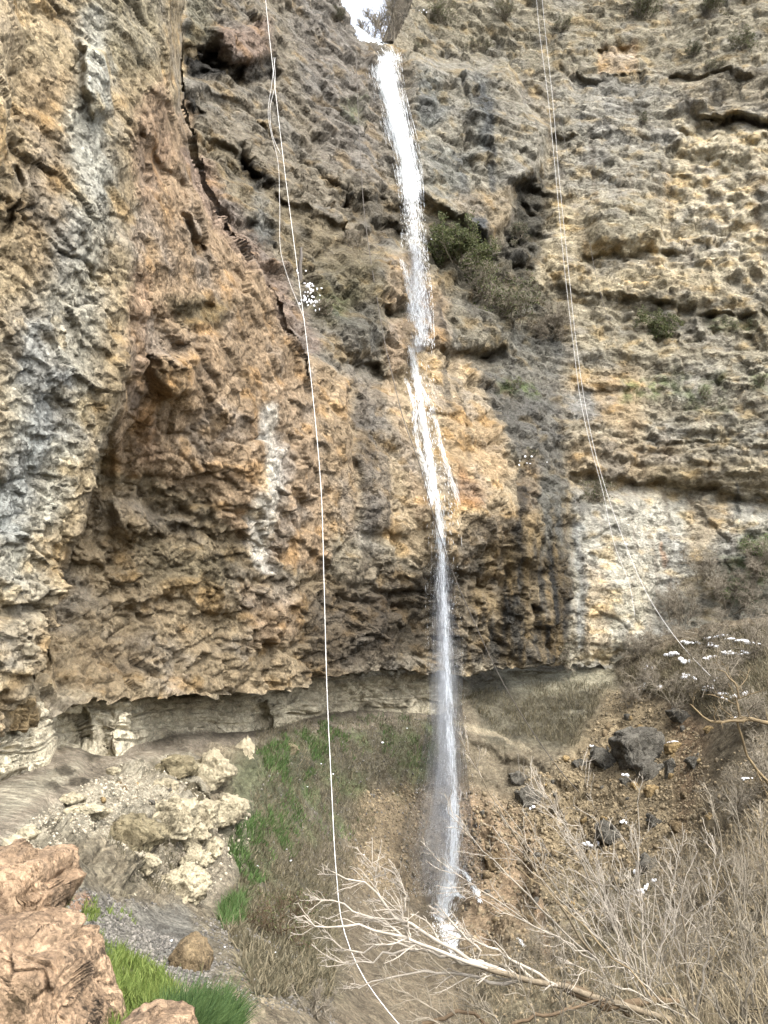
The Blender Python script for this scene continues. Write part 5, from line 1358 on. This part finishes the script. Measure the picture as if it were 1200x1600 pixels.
limb_thing('leaning_tree', 'pale bare tree leaning left across the foot of the waterfall', [
 [(1080,1600,8.2,30),(980,1572,8,29),(900,1548,7.8,27),(830,1532,7.6,24),(770,1515,T,21),(715,1500,T,17)],
 [(800,1524,7.5,24),(720,1490,7.3,19),(660,1458,7.1,16),(615,1425,7,13),(598,1405,7,11),(580,1385,7,9),(552,1372,6.9,7),(520,1362,6.9,4)],
 [(760,1512,T,20),(700,1492,7.2,17),(640,1470,7,14),(590,1452,6.9,11),(540,1447,6.8,9),(494,1446,6.8,7),(474,1430,6.8,4)],
 [(700,1495,T,15),(640,1468,7.4,13),(585,1440,7.4,10),(545,1418,7.4,8),(530,1408,7.4,7),(505,1406,7.4,5),(484,1402,7.4,3)],
 [(720,1500,T,15),(660,1478,7.6,12),(600,1478,7.7,10),(560,1486,7.7,8),(520,1472,7.7,6),(505,1462,7.7,3)],
 [(740,1506,T,15),(680,1492,7.2,12),(620,1488,7.1,10),(580,1500,7.1,8),(540,1506,7.1,5),(512,1496,7.1,3)],
 [(640,1468,7.05,9),(634,1430,7,8),(630,1395,7,7),(622,1372,7,5),(612,1360,7,3)],
 [(598,1405,7,7),(585,1382,7,6),(588,1362,7,4),(582,1348,7,2)],
 [(640,1470,7,8),(632,1440,6.9,6),(628,1420,6.9,4)],
 [(760,1512,T,12),(735,1470,7.3,9),(705,1440,7.2,7),(690,1420,7.2,4)],
 [(830,1532,7.6,18),(760,1535,7.5,14),(690,1520,7.4,10),(620,1525,7.3,7),(560,1545,7.2,4)],
 [(870,1540,7.7,16),(800,1500,7.6,12),(740,1470,7.5,8),(690,1466,7.5,5)],
 ], M_BARK, 12, .42, 4, .16, 40, trop=(-.4, 0, .1))
limb_thing('fallen_limb', 'dark crooked limb lying along the bottom of the thicket', [
 [(660,1600,6.4,16),(700,1590,6.4,15),(715,1582,6.4,14),(745,1588,6.5,13),(770,1604,6.5,12),(800,1625,6.5,9)],
 [(800,1600,6.8,14),(850,1585,6.8,14),(900,1575,6.9,12),(960,1560,7,9)]], M_BARKD, 5, .3, 3, .15, 44, cat='branch')
limb_thing('broken_log', 'thick dark broken log half hidden in the lower thicket', [[(880,1540,8.6,50),(920,1558,8.6,58),(960,1572,8.7,52),(1010,1560,8.8,40),(1060,1565,8.9,26)]], M_BARKD, 3, .3, 2, .15, 45, cat='log')
def shoot(bx_, by_, tx, ty, Y0, dY=-.6, rad=12, bow=0):
    mx, my = (bx_ + tx) / 2 + bow, (by_ + ty) / 2
    return [(bx_, by_, Y0, rad), ((bx_ + mx) / 2 + bow * .25, (by_ + my) / 2, Y0 + dY * .25, rad * .85), (mx, my, Y0 + dY * .5, rad * .65), ((tx + mx) / 2 + bow * .25, (ty + my) / 2, Y0 + dY * .75, rad * .45), (tx, ty, Y0 + dY, rad * .22)]
limb_thing('bare_shrub', 'bare shrub with one very long pale shoot reaching up beside the fall', [shoot(945,1520,716,1152,9.6,-1,14,-6), shoot(940,1510,700,1270,9.6,-1.2,12,-4), shoot(938,1510,770,1240,9.4,-.8,9,6), shoot(930,1500,690,1348,9.2,-1,10,-8), shoot(935,1500,720,1386,9,-1,8,0)], M_BARK, 11, .6, 3, .22, 50, trop=(-.15, 0, .3), cat='shrub', group='bare shrubs in the foreground')
limb_thing('bare_shrub', 'bare shrub whose bundle of parallel pale shoots arches up to the left', [shoot(990,1520,812,1204,9.2,-.8,11,14), shoot(985,1520,826,1206,9.4,-.8,10,18), shoot(992,1515,842,1232,9,-.7,10,16), shoot(980,1510,850,1262,9.1,-.7,9,14), shoot(995,1520,872,1270,9.3,-.6,10,10), shoot(985,1525,905,1290,9.,-.6,9,6), shoot(990,1520,820,1290,9.5,-.9,9,10), shoot(992,1525,800,1330,9.2,-1,9,4)], M_BARK, 11, .6, 3, .22, 52, trop=(-.15, 0, .3), cat='shrub', group='bare shrubs in the foreground')
limb_thing('bare_shrub', 'bare shrub of steep pale shoots in the middle of the thicket', [shoot(1010,1560,905,1190,8.6,-.4,10,4), shoot(1015,1560,1000,1230,8.4,-.4,11,-8), shoot(1008,1555,960,1310,8.4,-.4,9,0), shoot(1020,1560,985,1290,8.8,-.4,9,0), shoot(1012,1560,1060,1330,8.5,-.3,9,4), shoot(1005,1560,930,1360,8.3,-.4,8,-4)], M_BARK, 12, .55, 3, .22, 54, trop=(-.05, 0, .35), cat='shrub', group='bare shrubs in the foreground')
limb_thing('bare_shrub', 'bare shrub with crossing brown shoots left of the lower right corner', [shoot(1080,1600,1065,1290,7.4,-.3,10,-6), shoot(1085,1600,1120,1330,7.2,-.3,9,6), shoot(1080,1600,990,1380,7.3,-.4,9,-4), shoot(1090,1600,1040,1400,7.4,-.3,8,4), shoot(1070,1600,900,1420,7.2,-.5,9,-8), shoot(1075,1590,880,1500,7.2,-.6,9,0)], M_BARK, 12, .55, 3, .22, 56, trop=(-.05, 0, .3), cat='shrub', group='bare shrubs in the foreground')
limb_thing('bare_shrub', 'tall bare shrub rising at the right edge below the lichened limb', [shoot(1185,1600,1110,1250,6.6,-.2,10,6), shoot(1190,1600,1150,1230,6.8,-.2,10,-4), shoot(1195,1600,1190,1290,6.6,-.2,9,4), shoot(1200,1600,1230,1320,6.6,-.2,9,4), shoot(1180,1600,1070,1380,6.5,-.3,9,-6), shoot(1200,1600,1140,1420,6.6,-.3,8,2)], M_TWIG, 13, .5, 4, .22, 58, trop=(0, 0, .35), cat='shrub', group='bare shrubs in the foreground')
limb_thing('bare_shrub', 'low spreading shrub of brown twigs in the lower right corner', [shoot(1150,1660,1000,1500,5.8,-.2,9,-4), shoot(1155,1660,1080,1470,5.8,-.2,9,4), shoot(1150,1660,1180,1460,5.8,-.2,9,4), shoot(1160,1660,1240,1500,5.8,-.2,8,0), shoot(1150,1660,950,1560,5.8,-.4,9,0)], M_TWIG, 13, .4, 4, .18, 60, trop=(0, 0, .3), cat='shrub', group='bare shrubs in the foreground')
limb_thing('bare_shrub', 'low shrub of grey twigs at the bottom edge under the leaning tree', [shoot(860,1680,700,1520,6.6,-.3,9,-4), shoot(860,1680,640,1580,6.6,-.4,9,-4), shoot(865,1680,790,1490,6.6,-.3,9,4), shoot(870,1680,880,1500,6.7,-.3,9,4), shoot(865,1680,600,1530,6.7,-.5,8,-10), shoot(870,1680,960,1540,6.7,-.3,8,4)], M_TWIG, 13, .45, 4, .2, 62, trop=(-.1, 0, .25), cat='shrub', group='bare shrubs in the foreground')
limb_thing('dry_stem', 'single straight tan stem slanting through the lower right thicket', [[(1060,1610,5.8,6),(980,1520,6.1,6),(860,1400,6.5,4),(780,1330,6.8,2)]], M_BARKY, 2, .2, 1, .1, 63, cat='stem')
limb_thing('lichened_limb', 'crooked branch with orange lichen reaching in from the right edge', [
 [(1260,1150,10.4,30),(1200,1128,10.3,26),(1170,1124,10.2,22),(1150,1126,10.2,20),(1110,1127,10.1,16),(1094,1118,10.1,13),(1078,1100,10,9)],
 [(1152,1126,10.2,16),(1152,1090,10.2,15),(1148,1068,10.2,13),(1136,1056,10.2,9),(1120,1046,10.2,5)],
 [(1152,1126,10.2,15),(1158,1150,10.3,16),(1166,1175,10.4,17),(1182,1205,10.5,18),(1230,1250,10.6,24)]], M_BARKY, 7, .5, 5, .22, 64, trop=(-.1, 0, .1))

# ================================================================== ROPES
M_ROPEW = plain_material('white_rope', (.78, .77, .74), var=.1, rough=.7)
M_ROPEG = plain_material('grey_cable', (.5, .49, .47), var=.15, rough=.6)
M_ROPED = plain_material('dark_rope', (.09, .08, .07), var=.3, rough=.7)
def rope(name, label, pts, rad, mat, K=70, group=None):
    a = resample(pts, K); PL = P(a[:, 0], a[:, 1], a[:, 2])[None]
    R = (rad * np.clip(a[:, 2] / 20, .62, 1.1))[None] if rad < .0095 else np.full((1, K), rad)
    o = mesh_np(name, *tubes(PL, R, 6), mat, smooth=True); tag(o, label, 'rope', group); return o
rope('rope', 'long white rope hanging from the top edge to the leaning tree', [(404,-150,25),(415,0,24),(428,120,23),(441,235,22),(462,400,21),(480,540,20),(492,650,19),(502,770,18),(506,900,17),(511,1080,15.2),(518,1230,13.6),(526,1370,12),(534,1440,10.6),(548,1485,9.8),(570,1530,9.1),(600,1572,8.4),(650,1630,7.8),(720,1700,7.2)], .0065, M_ROPEW)
rope('rope', 'thin slack rope with a loop beside the long white rope', [(430,90,24.5),(424,135,24.3),(419,180,24.2),(424,210,24.1),(433,245,24),(437,320,23.6),(440,400,23.2),(452,440,23),(466,475,22.9),(476,500,22.8)], .007, M_ROPEG)
rope('rope', 'thin slack strand crossing the loop beside the long white rope', [(428,90,24.4),(430,130,24.3),(422,170,24.2),(427,215,24.1),(438,240,24)], .008, M_ROPEG, 30)
rope('rope', 'dark rope running down past the fall and slanting to the talus', [(556,90,36.5),(562,220,34.5),(569,330,32.5),(588,460,30.6),(600,530,29.6),(615,595,28.8),(632,660,28.2),(652,715,27.8),(680,815,27.6),(705,888,27.8),(740,970,28.2),(785,1065,28.8),(840,1155,29.6),(880,1210,30.2),(905,1238,30.6)], .016, M_ROPED)
rope('cable', 'left strand of the pale double cable down the right wall', [(834,-60,43),(842,40,42.4),(856,150,41),(868,270,39.4),(880,400,38),(896,540,36.8),(908,630,36),(925,705,35.2),(940,760,34.8),(960,850,34.4),(985,920,34.2),(992,962,34)], .0095, M_ROPEG, group='double cable')
rope('cable', 'right strand of the pale double cable ending on the snowy bank', [(842,-60,43),(851,40,42.4),(863,150,41),(873,270,39.4),(886,400,38),(901,540,36.8),(914,630,36),(932,715,35),(955,790,34.2),(985,870,33.2),(1012,930,32.2),(1040,975,31.4),(1075,1020,30.4),(1110,1056,29.4)], .0097, M_ROPEG, group='double cable')
rope('cable', 'faint thin line on the wall right of the double cable', [(862,130,42),(880,210,41.2),(890,260,40.6),(904,310,40)], .009, M_ROPED, 30)
rope('cable', 'faint short line lower on the wall right of the double cable', [(921,376,39.4),(929,420,39),(936,450,38.6),(950,500,38.2)], .009, M_ROPED, 30)

# ================================================================== SNOW AND LITTER
M_SNOW = plain_material('snow', (.86, .88, .92), var=.06, rough=.6)
def lump(g, nn, w_, h_, seed):
    V, Fc = ICO[2]; r = np.random.default_rng(seed)
    V = V * (1 + .5 * fbm(V * 1.7 + seed, 2, seed)[:, None])
    return V * np.array([w_, w_ * .7, h_]) + g + np.array([0, -.05, .03]), Fc
sn = []
for k, (px, py, wpx, hpx) in enumerate(((1053,1028,28,6),(1070,1036,16,7),(1125,998,34,6),(1150,1003,44,5),(1178,1010,24,4),(1110,1012,20,6),(1140,1024,22,6),(1108,1032,18,6),(1168,1024,20,4),(1012,1046,14,5),(1015,1060,10,5),(1008,1075,20,7),(1030,1078,10,5),(1000,1078,8,5),
      (1108,1078,24,6),(1125,1086,30,8),(1150,1092,22,6),(1165,1088,14,6),(1135,1096,14,5),(1072,1062,18,6),(1085,1066,12,5),(1118,1064,8,3),(1070,985,16,5),(1075,998,22,5),(1090,1000,10,4),(1155,1130,12,4),
      (980,1217,14,5),(1055,1163,22,4),(930,1174,10,4),(832,1261,10,5),(934,1312,12,6),(915,1316,14,5),(975,1288,12,5),(1000,1396,14,6),(1026,1380,10,5),(1012,1390,12,5),(998,1370,6,6),(1168,1222,14,3),(1020,1046,6,3))):
    r = np.random.default_rng(4000 + k)
    for j in range(5):
        x, y = px + r.normal() * wpx * .25, py + r.normal() * hpx * .3
        g, nn = at_ground(x, y); m = g[1] / F
        sn.append(lump(g + nn * .06, nn, wpx * m * .24 * r.uniform(.4, 1.2), hpx * m * .4, 50 * k + j))
o = mesh_np('snow', *join(sn), M_SNOW, smooth=True); tag(o, 'patches of melting snow on the right bank and talus', kind='stuff')
sn = []; r = np.random.default_rng(5)
for (px, py, n, sx, sy) in ((492,464,70,5,11),(482,426,6,4,3),(500,490,5,3,4),(678,382,5,2,3),(658,28,6,2,4),(815,718,6,10,2),(830,724,5,10,2),(1175,868,4,5,2)):
    for j in range(n):
        g, nn = at_cliff(px + r.normal() * sx, py + r.normal() * sy); sn.append(lump(g + nn * .25, nn, r.uniform(.015, .06), r.uniform(.015, .07), j + px))
o = mesh_np('snow', *join(sn), M_SNOW, smooth=True); tag(o, 'bits of snow caught in cliff shrubs and on ledges', kind='stuff')
r = np.random.default_rng(8); lt = []
for (px, py) in ((640,1138),(652,1240),(522,1210),(502,1194),(572,1334),(445,1330),(402,1355),(430,1495),(410,1515),(452,1348),(270,1470),(348,1483),(600,1160),(480,1230)):
    g, nn = at_ground(px, py); V, Fc = ICO[1]
    lt.append((V * np.array([1, .6, .5]) * r.uniform(1.2, 2.4) * g[1] / F * (1 + r.uniform(-.3, .3, (len(V), 1))) + g + nn * .04, Fc))
o = mesh_np('litter', *join(lt), M_SNOW); tag(o, 'scraps of white litter scattered on the slope', kind='stuff')
# dead stump in the alcove
g, nn = at_cliff(478, 425)
a = [g + np.array(v) for v in ((0, -.1, -.3), (-.02, -.25, .3), (.03, -.3, .8), (.0, -.3, 1.15))]
st = resample(a, 8)[None]; sr = np.linspace(.12, .05, 8)[None]
t1, r1 = grow(st, sr, 3, .45, (20, 50), 5, .1, (0, 0, .5), .4, .6, seed=3)
o = empty('dead_stump', g); tag(o, 'black dead tree stump on the shelf above the snowy shrub', 'stump')
mesh_np('trunk', *tubes(st, sr, 7), M_ROPED, parent=o); mesh_np('branches', *tubes(t1, r1, 5), M_ROPED, parent=o)
